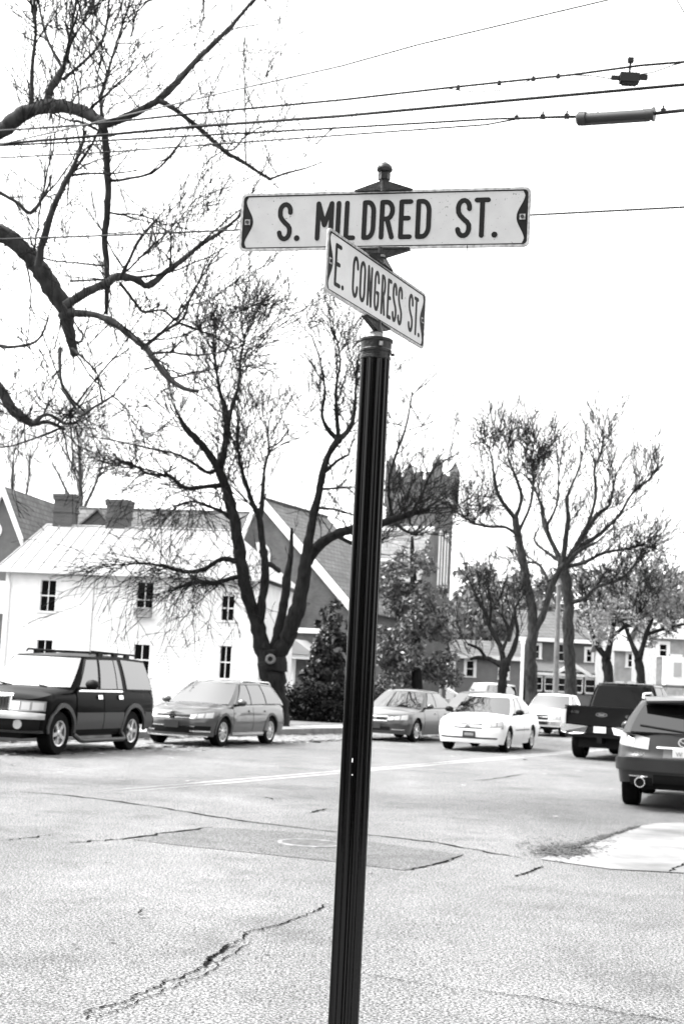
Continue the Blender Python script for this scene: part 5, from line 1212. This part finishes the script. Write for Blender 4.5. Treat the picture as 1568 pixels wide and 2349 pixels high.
# --- black full-size SUV with grey cladding
r_ = place('parked_suv', 0, 0, R(-108), 'large black SUV with grey side cladding parked at the left edge', wheel=((1.58, .95), G(131, 1732)))
c = Car(r_, xf=2.62, xr=-2.58, W=1.0, Af=.50, Ar=.28, nf=3.0, nr=3.4, cx0=0, ax=(1.58, -1.44), Ra=.49, Rw=.395,
  fprof=[(0, -.10), (.42, -.06), (.5, 0), (.72, 0), (.76, -.04), (.80, -.10), (1.05, -.16), (1.25, -.30)], rprof=[(0, .08), (.45, .0), (.66, 0), (.70, .07), (1.2, .10), (1.4, .13)],
  sec=[(0, .93), (.38, .97), (.6, 1.0), (.85, 1.0), (1.05, .985), (1.2, .95), (1.3, .92)], top=[(-2.6, 1.20), (1.02, 1.20), (1.15, 1.19), (2.0, 1.13), (2.35, 1.06), (2.62, .98)],
  bot=[(-2.6, .50), (-2.0, .42), (-1, .36), (1.1, .36), (2.1, .40), (2.62, .44)], crown=[(-2.6, .0), (.9, .0), (1.15, .06), (2.4, .06), (2.62, .04)],
  bf=1.10, br=-2.50, tf=.42, tr=-2.28, yb=.925, yt=.76, bul=.02, bow=.14, roof=[(-2.6, 1.80), (-2.28, 1.83), (-1, 1.87), (.42, 1.84), (1.2, 1.80)], rcrown=.05)
c.shell(paint_black); c.cabin(paint_black)
c.screen(True, -.93, .93, .08, .94, glass_car, 'windscreen'); c.screen(False, -.85, .85, .15, .9, glass_car, 'rear_window')
for sg in (1, -1):
    c.side_window(.86, .10, .42, -.02, .06, .90, sg, glass_car, trim=black_plastic)
    c.side_window(-.02, -.72, -.12, -.70, .06, .90, sg, glass_car, trim=black_plastic); c.side_window(-.76, -.98, -.74, -.88, .06, .90, sg, glass_car, trim=black_plastic)
    c.side_window(-1.18, -2.34, -1.06, -2.14, .06, .92, sg, glass_car, trim=black_plastic)
    for (x0, x1) in ((1.02, -.06), (-.09, -.95)):
        d = c.sidep(x0, x1, .80, 1.18, sg, paint_black, 'door', .012)
        c.sidep(x1 + .10, x1 + .28, 1.03, 1.10, sg, chrome, 'handle', .04, d, nu=4, nv=3)
        c.sidep(x0, x1, .46, .775, sg, cladding, 'door_cladding', .022)
    c.sidep(.95, -.90, 1.165, 1.20, sg, chrome, 'belt_trim', .022, nv=2)
    c.sidep(-1.95, -2.3, .46, .775, sg, cladding, 'rear_cladding', .018)
    mb = MB().tube([(1.05, sg * .99, .36), (1.0, sg * 1.08, .27), (.9, sg * 1.10, .25), (-.78, sg * 1.10, .25), (-.88, sg * 1.08, .27), (-.93, sg * .99, .36)], .045, 8); mb.build('running_board', cladding, r_, 50)
    c.lamp(True, sg * .44, sg * .985, .78, .985, .80, .975)
    c.disc_badge(True, sg * .66, .56, .085, .085, lamp_glass, 'fog_lamp', .03)
    c.endp(False, sg * .80, sg * .99, .85, 1.2, tail_glass, 'tail_lamp', .02)
    c.mirror(.86, 1.31, sg, black_plastic, (.20, .26, .19), .16)
    MB().tube([(.1, sg * .70, 1.90), (.05, sg * .70, 1.95), (-1.9, sg * .70, 1.93), (-1.95, sg * .70, 1.87)], .022, 6).build('roof_rail', black_plastic, r_, 50)
    for xx in (-.3, -.95, -1.5): MB().box((xx, sg * .70, 1.90), (.18, .06, .09)).build('rail_foot', black_plastic, r_)
c.endp(True, -.40, .40, .80, 1.04, mat('grille_dark', .02, .5), 'grille', .012)
for k in range(13):
    y = -.37 + .74 * k / 12; p = c.end_pt(True, c.t_of(True, y, .92), .92); MB().box((p.x + .02, y, .92), (.03, .022, .20)).build('grille_bar', cladding, r_)
c.endp(True, -.47, .47, 1.035, 1.085, chrome, 'grille_surround', .03); 
for sg in (1, -1): c.endp(True, sg * .40, sg * .455, .80, 1.05, chrome, 'grille_surround', .028, .80, 1.05)
c.endp(True, -.99, .99, .655, .745, mat('bumper_silver', .35, .3, metal=.5), 'bumper', .05, nu=24)
c.endp(True, -.99, .99, .41, .455, cladding, 'bumper_lip', .03, nu=24); c.endp(True, -.97, .97, .46, .65, black_plastic, 'air_dam', .012, nu=24)
c.flare(cladding, .085, .03); c.wheels(.27, alloy, 5, .24, steer=0.0)
for y in (.45, -.3): MB().tube([(1.25, y, 1.24), (1.02, y - .5, 1.29)], .014, 5).build('wiper', black_plastic, r_)
MB().box((-.9, 0, 1.95), (.06, 1.38, .03)).box((-1.6, 0, 1.93), (.06, 1.38, .03)).build('rack_bar', black_plastic, r_)

# --- silver station wagon
r_ = place('parked_wagon', 0, 0, R(-111.5), 'silver grey station wagon with dark wheel arches parked behind the black SUV', wheel=((1.40, .86), G(509, 1713)))
c = Car(r_, xf=2.28, xr=-2.28, W=.90, Af=.60, Ar=.42, nf=2.4, nr=2.8, cx0=0, ax=(1.40, -1.23), Ra=.385, Rw=.335,
  fprof=[(0, -.06), (.35, 0), (.55, 0), (.66, -.03), (.8, -.12), (.95, -.30)], rprof=[(0, .06), (.4, 0), (.6, 0), (.75, .05), (1.0, .10)],
  sec=[(0, .92), (.3, .96), (.5, 1.0), (.72, .995), (.88, .97), (1.0, .92)], top=[(-2.3, .96), (-1.5, .965), (.9, .93), (1.3, .91), (1.8, .84), (2.1, .78), (2.28, .72)],
  bot=[(-2.3, .34), (-1.5, .26), (-.8, .22), (.9, .22), (1.8, .22), (2.28, .26)], crown=[(-2.3, 0), (.7, 0), (1.1, .06), (2.0, .06), (2.28, .05)],
  bf=1.02, br=-2.18, tf=.18, tr=-1.80, yb=.82, yt=.60, bul=.035, bow=.22, roof=[(-2.3, 1.36), (-1.8, 1.42), (-.9, 1.47), (.18, 1.45), (1.0, 1.42)], rcrown=.05)
c.shell(paint_silver); c.cabin(paint_silver); c.screen(True, -.94, .94, .06, .94, glass_car, 'windscreen'); c.screen(False, -.85, .85, .12, .9, glass_car, 'rear_window')
for sg in (1, -1):
    c.side_window(.70, -.12, .16, -.12, .05, .90, sg, glass_car, trim=black_plastic); c.side_window(-.17, -.98, -.17, -.88, .05, .90, sg, glass_car, trim=black_plastic); c.side_window(-1.04, -1.90, -.94, -1.60, .05, .90, sg, glass_car, trim=black_plastic)
    for (x0, x1) in ((.92, -.14), (-.16, -1.05)):
        d = c.sidep(x0, x1, .34, .90, sg, paint_silver, 'door', .006, x1t=x1); c.sidep(x1 + .08, x1 + .26, .78, .82, sg, paint_silver, 'handle', .03, d, nu=4, nv=3)
    c.sidep(.92, -.80, .255, .31, sg, chrome, 'sill_trim', .02, nv=2)
    c.lamp(True, sg * .46, sg * .95, .60, .70, .64, .78); c.endp(True, sg * .55, sg * .93, .36, .46, black_plastic, 'fog_recess', .006)
    c.endp(True, sg * .50, sg * .93, .33, .36, chrome, 'bumper_trim', .02); c.endp(False, sg * .5, sg * .97, .72, .88, tail_glass, 'tail_lamp', .01)
    c.mirror(.72, 1.0, sg, paint_silver, (.15, .24, .16), .06)
    MB().tube([(.0, sg * .58, 1.47), (-.1, sg * .58, 1.52), (-1.6, sg * .58, 1.49), (-1.7, sg * .58, 1.43)], .018, 6).build('roof_rail', chrome, r_, 50)
c.endp(True, -.52, .52, .655, .70, black_plastic, 'grille', .008); c.endp(True, -.52, .52, .62, .645, chrome, 'grille_trim', .012)
c.endp(True, -.60, .60, .30, .46, black_plastic, 'air_intake', .006); c.endp(True, -.60, .60, .44, .46, chrome, 'intake_trim', .012); c.endp(True, -.9, .9, .215, .25, chrome, 'skid_trim', .012)
b_, bx = c.disc_badge(True, 0, .67, .075, .075, chrome, 'badge', .03)
me = text_mesh('V', .075, .003, plate_dark, 'v'); link_mesh('badge_mark', me, b_, (bx + .004, 0, .695), (R(90), 0, R(90))); me = text_mesh('W', .07, .003, plate_dark, 'w'); link_mesh('badge_mark', me, b_, (bx + .004, 0, .645), (R(90), 0, R(90)))
c.plate(True, .49, plate_dark, w=.36, h=.17, y=.0); c.flare(cladding, .06, .012); c.wheels(.215, alloy, 10, .225)

def sedan(r_, paint, H=1.46, L=(2.42, -2.42), W=.90, ax=(1.45, -1.30), Rw=.325, belt=.94, hoodz=.90, nosez=.70, deck=.98, spokes=7, bow=.2, nf=2.5, bf=1.02, tf=.22, tr=-.98, br=-1.62):
    c = Car(r_, xf=L[0], xr=L[1], W=W, Af=.62, Ar=.45, nf=nf, nr=2.7, cx0=0, ax=ax, Ra=.375, Rw=Rw,
      fprof=[(0, -.08), (.3, 0), (.52, 0), (.62, -.02), (.78, -.10), (.95, -.26)], rprof=[(0, .08), (.4, 0), (.62, 0), (.8, .04), (1.0, .10)],
      sec=[(0, .91), (.3, .96), (.5, 1.0), (.7, .995), (.86, .965), (1.0, .90)], top=[(-2.5, deck - .05), (-2.2, deck), (-1.6, deck - .01), (-.6, belt + .02), (.9, belt - .01), (1.25, hoodz), (1.9, hoodz - .08), (L[0], nosez)],
      bot=[(-2.5, .34), (-1.7, .26), (-.8, .20), (.9, .20), (1.9, .20), (2.45, .23)], crown=[(-2.5, .03), (-1.6, .03), (-1.4, 0), (.8, 0), (1.1, .06), (2.0, .07), (2.45, .05)],
      bf=bf, br=br, tf=tf, tr=tr, yb=W * .90, yt=W * .66, bul=.04, bow=bow, roof=[(-2.5, H - .10), (-1.0, H - .05), (-.4, H - .01), (.22, H - .03), (1.0, H - .06)], rcrown=.045)
    c.shell(paint); c.cabin(paint); c.screen(True, -.94, .94, .06, .93, glass_car, 'windscreen'); c.screen(False, -.85, .85, .12, .9, glass_car, 'rear_window')
    for sg in (1, -1):
        c.side_window(.70, -.14, .18, -.14, .06, .88, sg, glass_car, trim=black_plastic); c.side_window(-.19, -1.18, -.19, -.84, .06, .88, sg, glass_car, trim=black_plastic)
        for (x0, x1) in ((.92, -.15), (-.17, -1.0)):
            d = c.sidep(x0, x1, .32, belt - .04, sg, paint, 'door', .005); c.sidep(x1 + .08, x1 + .25, .78, .815, sg, paint, 'handle', .028, d, nu=4, nv=3)
    c.wheels(.205, alloy, spokes, .215); return c
# --- grey sedan parked behind the post
r_ = place('parked_sedan', 39.75, -16.05, TOWARDS, 'grey sedan parked just right of the post, nose towards the viewer')
c = sedan(r_, paint_grey, 1.47, (2.45, -2.45), .92, (1.46, -1.32), .33)
for sg in (1, -1):
    c.lamp(True, sg * .40, sg * .94, .60, .68, .62, .78); c.endp(True, sg * .55, sg * .9, .34, .36, chrome, 'bumper_crease', .012); c.mirror(.72, 1.02, sg, paint_grey, (.14, .22, .15), .06)
    c.endp(False, sg * .5, sg * .96, .72, .9, tail_glass, 'tail_lamp', .01)
c.endp(True, -.36, .36, .60, .68, black_plastic, 'grille', .008); c.endp(True, -.40, .40, .685, .71, chrome, 'grille_trim', .02); c.endp(True, -.40, .40, .575, .595, chrome, 'grille_trim', .015)
b_, bx = c.disc_badge(True, 0, .64, .06, .055, chrome, 'badge', .03); me = text_mesh('H', .075, .003, plate_dark, 'h'); link_mesh('badge_mark', me, b_, (bx + .004, 0, .64), (R(90), 0, R(90)))
c.endp(True, -.5, .5, .32, .42, black_plastic, 'air_intake', .006); c.plate(True, .45, plate_dark, w=.36, h=.17)
# --- white sedan driving towards the viewer
r_ = place('white_sedan', 37.30, -12.62, R(-110.5), 'white sedan driving towards the viewer along the centre line')
c = sedan(r_, paint_white, 1.47, (2.40, -2.40), .89, (1.42, -1.28), .325, .95, .92, .76, 1.02, 9, .2, 2.8, 1.05, .25, -1.0, -1.66)
for sg in (1, -1):
    c.lamp(True, sg * .52, sg * .95, .62, .75, .66, .80); c.endp(True, sg * .92, sg * .96, .60, .68, mat('amber_lamp', .3, .2), 'side_lamp', .010)
    c.mirror(.74, 1.03, sg, black_plastic, (.14, .23, .15), .06); c.sidep(.80, -.80, .55, .585, sg, mat('grey_trim', .12, .5), 'side_moulding', .016, nv=2)
    c.endp(False, sg * .5, sg * .96, .75, .92, tail_glass, 'tail_lamp', .01)
c.endp(True, -.42, .42, .685, .715, black_plastic, 'grille', .006); c.endp(True, -.42, .42, .59, .615, black_plastic, 'grille', .006); c.endp(True, -.42, .42, .62, .68, mat('grille_bar_silver', .5, .3, metal=.5), 'grille_bar', .014)
b_, bx = c.disc_badge(True, 0, .65, .075, .028, chrome, 'badge', .03)
c.endp(True, -.86, .86, .335, .375, black_plastic, 'air_intake', .006, nu=18); c.plate(True, .445, plate_dark, w=.34, h=.17, y=.05)
pi = MB().box((0, 0, 0), (.004, .24, .07)).build('plate_panel', mat('plate_grey', .22, .5, var=.5, scale=40), r_); p = c.end_pt(True, c.t_of(True, .05, .445), .445); pi.location = (p.x + .03, .05, .445)

# --- black pickup seen from behind
r_ = place('black_pickup', 37.75, -8.93, AWAY, 'black pickup truck with chrome rear bumper driving away', 'pickup truck')
c = Car(r_, xf=2.95, xr=-2.95, W=1.0, Af=.5, Ar=.13, nf=3, nr=4.5, cx0=0, ax=(1.95, -1.72), Ra=.50, Rw=.40,
  fprof=[(0, -.1), (.5, 0), (.8, 0), (1.1, -.08), (1.3, -.2)], rprof=[(0, .06), (.5, .02), (.6, .04), (.8, .04), (1.3, .02)],
  sec=[(0, .95), (.5, .98), (.8, 1.0), (1.1, .99), (1.3, .965)], top=[(-2.95, 1.30), (-.9, 1.30), (-.85, 1.22), (1.1, 1.22), (1.4, 1.20), (2.4, 1.15), (2.95, 1.02)],
  bot=[(-2.95, .66), (-2.5, .60), (-1, .48), (1.3, .46), (2.95, .5)], crown=[(-3, 0), (-.9, 0), (1.3, .0), (1.6, .08), (2.95, .05)],
  bf=1.45, br=-.80, tf=.60, tr=-.62, yb=.92, yt=.72, bul=.03, bow=.15, roof=[(-1, 1.90), (-.62, 1.92), (.6, 1.92), (1.5, 1.88)], rcrown=.05)
c.shell(paint_truck); c.cabin(paint_truck); c.screen(True, -.93, .93, .06, .94, glass_tint, 'windscreen'); c.screen(False, -.90, .90, .05, .90, glass_tint, 'rear_window', .012)
for sg in (1, -1):
    c.side_window(1.05, .2, .56, .2, .08, .9, sg, glass_tint, trim=black_plastic); c.side_window(.14, -.70, .14, -.55, .08, .9, sg, glass_tint, trim=black_plastic)
    c.endp(False, sg * .915, sg * 1.0, .84, 1.22, tail_glass, 'tail_lamp', .012); c.mirror(1.05, 1.36, sg, black_plastic, (.16, .24, .26), .12)
    c.sidep(1.2, .15, .62, 1.18, sg, paint_truck, 'door', .008); c.sidep(.12, -.80, .62, 1.18, sg, paint_truck, 'door', .008)
    # chrome bumper halves with a step between
    MB().extr([(-3.10, sg * .36, .66), (-3.10, sg * .30, .83), (-3.06, sg * 1.0, .87), (-3.0, sg * 1.0, .66), (-3.10, sg * .70, .62)], (.12, 0, 0)).build('bumper', chrome, r_)
c.endp(False, -.88, .88, .86, 1.29, paint_truck, 'tailgate', .02, nu=14); MB().box((-2.97, 0, 1.305), (.16, 1.80, .03)).build('tailgate_spoiler', black_plastic, r_)
MB().box((-3.02, 0, .74), (.12, .74, .16)).box((-2.9, 0, .62), (.3, 1.7, .12)).build('bumper_step', black_plastic, r_)
c.plate(False, .755, plate_m, '', y=0, off=.17)
b_, bx = c.disc_badge(False, .0, 1.12, .15, .055, chrome, 'oval_badge', .035); c.disc_badge(False, .0, 1.12, .125, .040, plate_dark, 'badge_field', .041, b_)
me = text_mesh('Ford', .07, .003, alloy, 'f'); link_mesh('badge_script', me, b_, (bx - .010, 0, 1.12), (R(90), 0, R(-90)))
me = text_mesh('F-150', .085, .006, chrome, 'f'); link_mesh('model_badge', me, r_, (-2.965, .66, 1.155), (R(90), 0, R(-90)))
me = text_mesh('4X4', .13, .006, chrome, 'f'); link_mesh('drive_badge', me, r_, (-2.965, -.70, 1.10), (R(90), 0, R(-90)))
for y in (.12, -.20): MB().box((-.72, y, 1.965), (.12, .20, .06)).build('roof_lamp', lamp_glass, r_)
c.wheels(.28, alloy, 6, .23); c.flare(black_plastic, .05, .02)
MB().tube([(-1.9, -.5, .48), (-3.0, -.62, .48)], .05, 8).build('exhaust', black_plastic, r_); MB().box((-2.9, 0, .5), (.4, .12, .14)).build('tow_hitch', black_plastic, r_)
MB().box((-1.72, 0, .42), (.14, 1.6, .14)).build('rear_axle', black_plastic, r_)

# --- grey crossover at the right edge, seen from behind
r_ = place('grey_crossover', 0, 0, R(73), 'grey crossover cut off by the right edge, seen from behind', wheel=((-1.33, .95), G(1426, 1843)))
c = Car(r_, xf=2.55, xr=-2.55, W=.965, Af=.60, Ar=.52, nf=2.5, nr=2.7, cx0=0, ax=(1.55, -1.33), Ra=.44, Rw=.385,
  fprof=[(0, -.08), (.4, 0), (.6, 0), (.8, -.1), (1.0, -.25)], rprof=[(0, .16), (.32, .08), (.42, .02), (.55, 0), (.74, 0), (.80, .07), (.95, .10), (1.15, .17)],
  sec=[(0, .92), (.4, .965), (.65, 1.0), (.85, .99), (1.0, .965), (1.12, .92)], top=[(-2.6, 1.10), (-1.6, 1.10), (.9, 1.04), (1.3, 1.02), (2.0, .95), (2.55, .82)],
  bot=[(-2.6, .40), (-1.8, .34), (-.8, .26), (1.0, .26), (2.55, .3)], crown=[(-2.6, 0), (.8, 0), (1.2, .07), (2.55, .05)],
  bf=1.15, br=-2.40, tf=.20, tr=-1.95, yb=.88, yt=.66, bul=.035, bow=.2, roof=[(-2.6, 1.50), (-1.95, 1.54), (-1, 1.61), (.2, 1.60), (1.2, 1.56)], rcrown=.045)
c.shell(paint_char); c.cabin(paint_char); c.screen(True, -.93, .93, .06, .94, glass_car, 'windscreen'); rw = c.screen(False, -.86, .86, .02, .88, glass_rear, 'rear_window', .014)
MB().extr([(-1.80, .62, 1.585), (-2.14, .56, 1.52), (-2.20, 0, 1.555), (-2.14, -.56, 1.52), (-1.80, -.62, 1.585)], (0, 0, .03)).build('roof_spoiler', paint_char, r_)
MB().tube([(-2.50, -.10, 1.12), (-2.46, .35, 1.17), (-2.42, .62, 1.20)], .018, 6).build('wiper', black_plastic, r_)
for sg in (1, -1):
    c.side_window(.80, -.10, .18, -.10, .06, .9, sg, glass_car, trim=black_plastic); c.side_window(-.15, -1.05, -.15, -.95, .06, .9, sg, glass_car, trim=black_plastic); c.side_window(-1.12, -2.0, -1.02, -1.60, .08, .88, sg, glass_car, trim=black_plastic)
    c.endp(False, sg * .52, sg * .74, .86, 1.02, lamp_glass, 'reversing_lamp', .012, .88, 1.06); c.lamp(False, sg * .745, sg * .99, .88, 1.06, .92, 1.09, 2, tail_glass, 'tail_lamp')
    t = MB().lathe([(.06, -.10), (.075, -.10), (.078, 0), (.06, .02)], 18, axis='x', cap=False, c=(-2.44, sg * .60, .40)); ex = t.build('exhaust_tip', chrome, r_, 40)
    MB().lathe([(.055, -.06), (.055, -.05)], 16, axis='x', c=(-2.44, sg * .60, .40)).build('exhaust_bore', black_plastic, ex)
    c.endp(False, sg * .46, sg * .80, .36, .47, black_plastic, 'exhaust_recess', .006); c.endp(False, sg * .52, sg * .80, .475, .495, chrome, 'exhaust_trim', .012)
    MB().tube([(.1, sg * .66, 1.62), (0, sg * .67, 1.67), (-1.5, sg * .66, 1.65), (-1.7, sg * .65, 1.57)], .02, 6).build('roof_rail', chrome, r_, 50)
    c.mirror(.85, 1.12, sg, paint_char); d = c.sidep(-.14, -1.05, .36, 1.02, sg, paint_char, 'door', .006); c.sidep(.98, -.11, .36, 1.02, sg, paint_char, 'door', .006)
c.endp(False, -.985, .985, .56, .735, paint_char, 'bumper', .035, nu=26); c.endp(False, -.44, .44, .40, .52, black_plastic, 'lower_valance', .008); c.endp(False, -.3, .3, .755, .88, mat('plate_recess', .05, .4), 'plate_recess', .004)
c.endp(False, -.40, .40, .885, .91, chrome, 'tailgate_trim', .018)
c.plate(False, .82, plate_m, 'W  30', off=.03); b_, bx = c.disc_badge(False, 0, .985, .085, .07, chrome, 'badge', .035); c.disc_badge(False, 0, .985, .062, .05, plate_dark, 'badge_field', .041, b_)
MB().extr([(bx - .012, .055, 1.0), (bx - .012, 0, .965), (bx - .012, -.055, 1.0), (bx - .012, -.055, 1.015), (bx - .012, 0, .985), (bx - .012, .055, 1.015)], (.01, 0, 0)).build('badge_wing', chrome, b_)
me = text_mesh('CX-9', .075, .005, chrome, 'm'); link_mesh('model_badge', me, r_, (-2.47, .62, .79), (R(90), 0, R(-72)))
c.wheels(.25, alloy, 5, .24)

# --- cars farther along the street
r_ = place('white_pickup', 53.2, -15.4, TOWARDS, 'white pickup seen nose-on between the white sedan and the black pickup', 'pickup truck'); r_.scale = (.9, .93, .87)
c = Car(r_, xf=2.8, xr=-2.8, W=.97, Af=.45, Ar=.2, nf=3, nr=4, cx0=0, ax=(1.8, -1.7), Ra=.46, Rw=.38,
  fprof=[(0, -.1), (.4, 0), (.7, 0), (.9, -.08), (1.2, -.2)], rprof=[(0, .06), (.6, 0), (1.3, .03)], sec=[(0, .94), (.5, .98), (.8, 1.0), (1.1, .97), (1.3, .93)],
  top=[(-2.8, 1.2), (-.5, 1.2), (1.0, 1.16), (1.3, 1.12), (2.3, 1.05), (2.8, .92)], bot=[(-2.8, .55), (-1, .42), (1.3, .40), (2.8, .42)], crown=[(-3, 0), (1.0, 0), (1.4, .08), (2.8, .05)],
  bf=1.2, br=-.75, tf=.45, tr=-.55, yb=.88, yt=.70, bul=.03, bow=.15, roof=[(-1, 1.74), (-.55, 1.76), (.45, 1.76), (1.3, 1.72)], rcrown=.05)
c.shell(paint_white); c.cabin(paint_white); c.screen(True, -.93, .93, .06, .94, glass_car, 'windscreen'); c.screen(False, -.9, .9, .1, .9, glass_car, 'rear_window')
for sg in (1, -1):
    c.side_window(.85, .0, .42, .0, .08, .9, sg, glass_car, trim=black_plastic); c.lamp(True, sg * .5, sg * .94, .72, .88); c.mirror(.85, 1.3, sg, black_plastic)
c.endp(True, -.46, .46, .70, .90, black_plastic, 'grille', .01); c.endp(True, -.46, .46, .79, .83, chrome, 'grille_bar', .025); c.endp(True, -.97, .97, .50, .64, chrome, 'bumper', .04, nu=18); c.plate(True, .42, plate_m, off=.03); c.wheels(.24, alloy, 6, .21)
r_ = place('dark_hatchback', 46.2, -16.1, TOWARDS, 'dark car mostly hidden behind the white sedan')
c = sedan(r_, paint_char, 1.50, (2.2, -2.2), .90, (1.3, -1.25), .32, br=-2.0, tr=-1.5)
for sg in (1, -1): c.lamp(True, sg * .5, sg * .95, .6, .74); c.mirror(.74, 1.03, sg, paint_char, (.14, .23, .15), .06)
c.endp(True, -.45, .45, .56, .66, black_plastic, 'grille', .008)
r_ = place('white_van', 60.5, -20.6, TOWARDS, 'white van whose roof and window frame show above the white sedan', 'van'); r_.location.z = .155; r_.scale = (.8, .82, .88)
c = Car(r_, xf=2.5, xr=-2.5, W=.96, Af=.5, Ar=.25, nf=2.6, nr=4, cx0=0, ax=(1.5, -1.5), Ra=.42, Rw=.34,
  fprof=[(0, -.06), (.4, 0), (.7, -.02), (1.1, -.2)], rprof=[(0, .05), (.6, 0), (1.3, .02)], sec=[(0, .94), (.5, 1.0), (.9, .99), (1.2, .95)], top=[(-2.5, 1.1), (1.2, 1.06), (1.8, 1.0), (2.5, .85)],
  bot=[(-2.5, .35), (2.5, .3)], crown=[(-3, 0), (1.0, 0), (1.4, .06), (2.5, .05)], bf=1.5, br=-2.4, tf=.5, tr=-2.3, yb=.90, yt=.76, bul=.03, bow=.2, roof=[(-2.5, 1.92), (.5, 1.94), (1.5, 1.86)], rcrown=.06)
c.shell(paint_white); c.cabin(paint_white); c.screen(True, -.93, .93, .06, .94, glass_car, 'windscreen')
for sg in (1, -1): c.side_window(1.1, .1, .48, .1, .08, .9, sg, glass_car, trim=black_plastic); c.side_window(0, -2.2, 0, -2.1, .1, .88, sg, glass_car, trim=black_plastic); c.lamp(True, sg * .5, sg * .95, .66, .84); c.mirror(1.0, 1.2, sg, paint_white)
c.wheels(.21, alloy, 6, .2)

# ------------------------------------------------------------------ fallen leaves
def litter(name, spots, m, size, seed, label):
    g = random.Random(seed); mb = MB()
    for p in spots:
        s_ = size * g.uniform(.5, 1.3); a = g.uniform(0, 6.28); z = p[2] + g.uniform(.004, .012); t = g.uniform(-.25, .25) * s_
        ca, sa = math.cos(a) * s_, math.sin(a) * s_
        mb.add([(p[0] - ca, p[1] - sa, z), (p[0] + sa * .6, p[1] - ca * .6, z + abs(t)), (p[0] + ca, p[1] + sa, z + .004), (p[0] - sa * .6, p[1] + ca * .6, z + abs(t) * .5)], [(0, 1, 2, 3)])
    o = mb.build(name, m); return tag(o, label, 'leaves', None, 'stuff')
g = random.Random(2)
sp_ = [S(g.uniform(17, 60), g.gauss(-16.45, .16)) for _ in range(1500)] + [S(g.uniform(17, 60), g.gauss(-18.7, .2)) for _ in range(1200)]
litter('leaf_litter', [(p.x, p.y, .006) for p in sp_], litter_dark, .09, 3, 'dark fallen leaves drifted along the edge of the parking lane')
sp_ = [S(g.uniform(17, 60), g.gauss(-16.9, .7)) for _ in range(1100)] + [S(g.uniform(17, 50), g.uniform(-16.5, -5)) for _ in range(45)]
litter('leaf_litter', [(p.x, p.y, .006) for p in sp_], litter_pale, .075, 4, 'pale dry leaves under and around the parked cars')
sp_ = []
for i in range(900):
    t = g.random() ** .9; x = 1262 + 200 * t + g.gauss(0, 5); y = 1967 - 72 * t - abs(g.gauss(0, 1)) * 10 * (1 - t) + 2; p = G(x, y); sp_.append((p.x, p.y, .004))
for i in range(1300): p = G(g.gauss(1292, 32), g.gauss(1954, 7)); sp_.append((p.x, p.y, .004))
for i in range(260): p = G(g.uniform(1180, 1420), g.gauss(1935, 12)); sp_.append((p.x, p.y, .004))
litter('debris_pile', sp_, litter_dark, .026, 5, 'dark leaves and grit drifted against the concrete kerb ramp')
sp_ = [G(g.uniform(0, 1568), g.uniform(1790, 2200)) for _ in range(26)]
litter('scattered_leaf_bits', [(p.x, p.y, .006) for p in sp_], litter_dark, .03, 6, 'few dark leaf bits scattered over the asphalt')
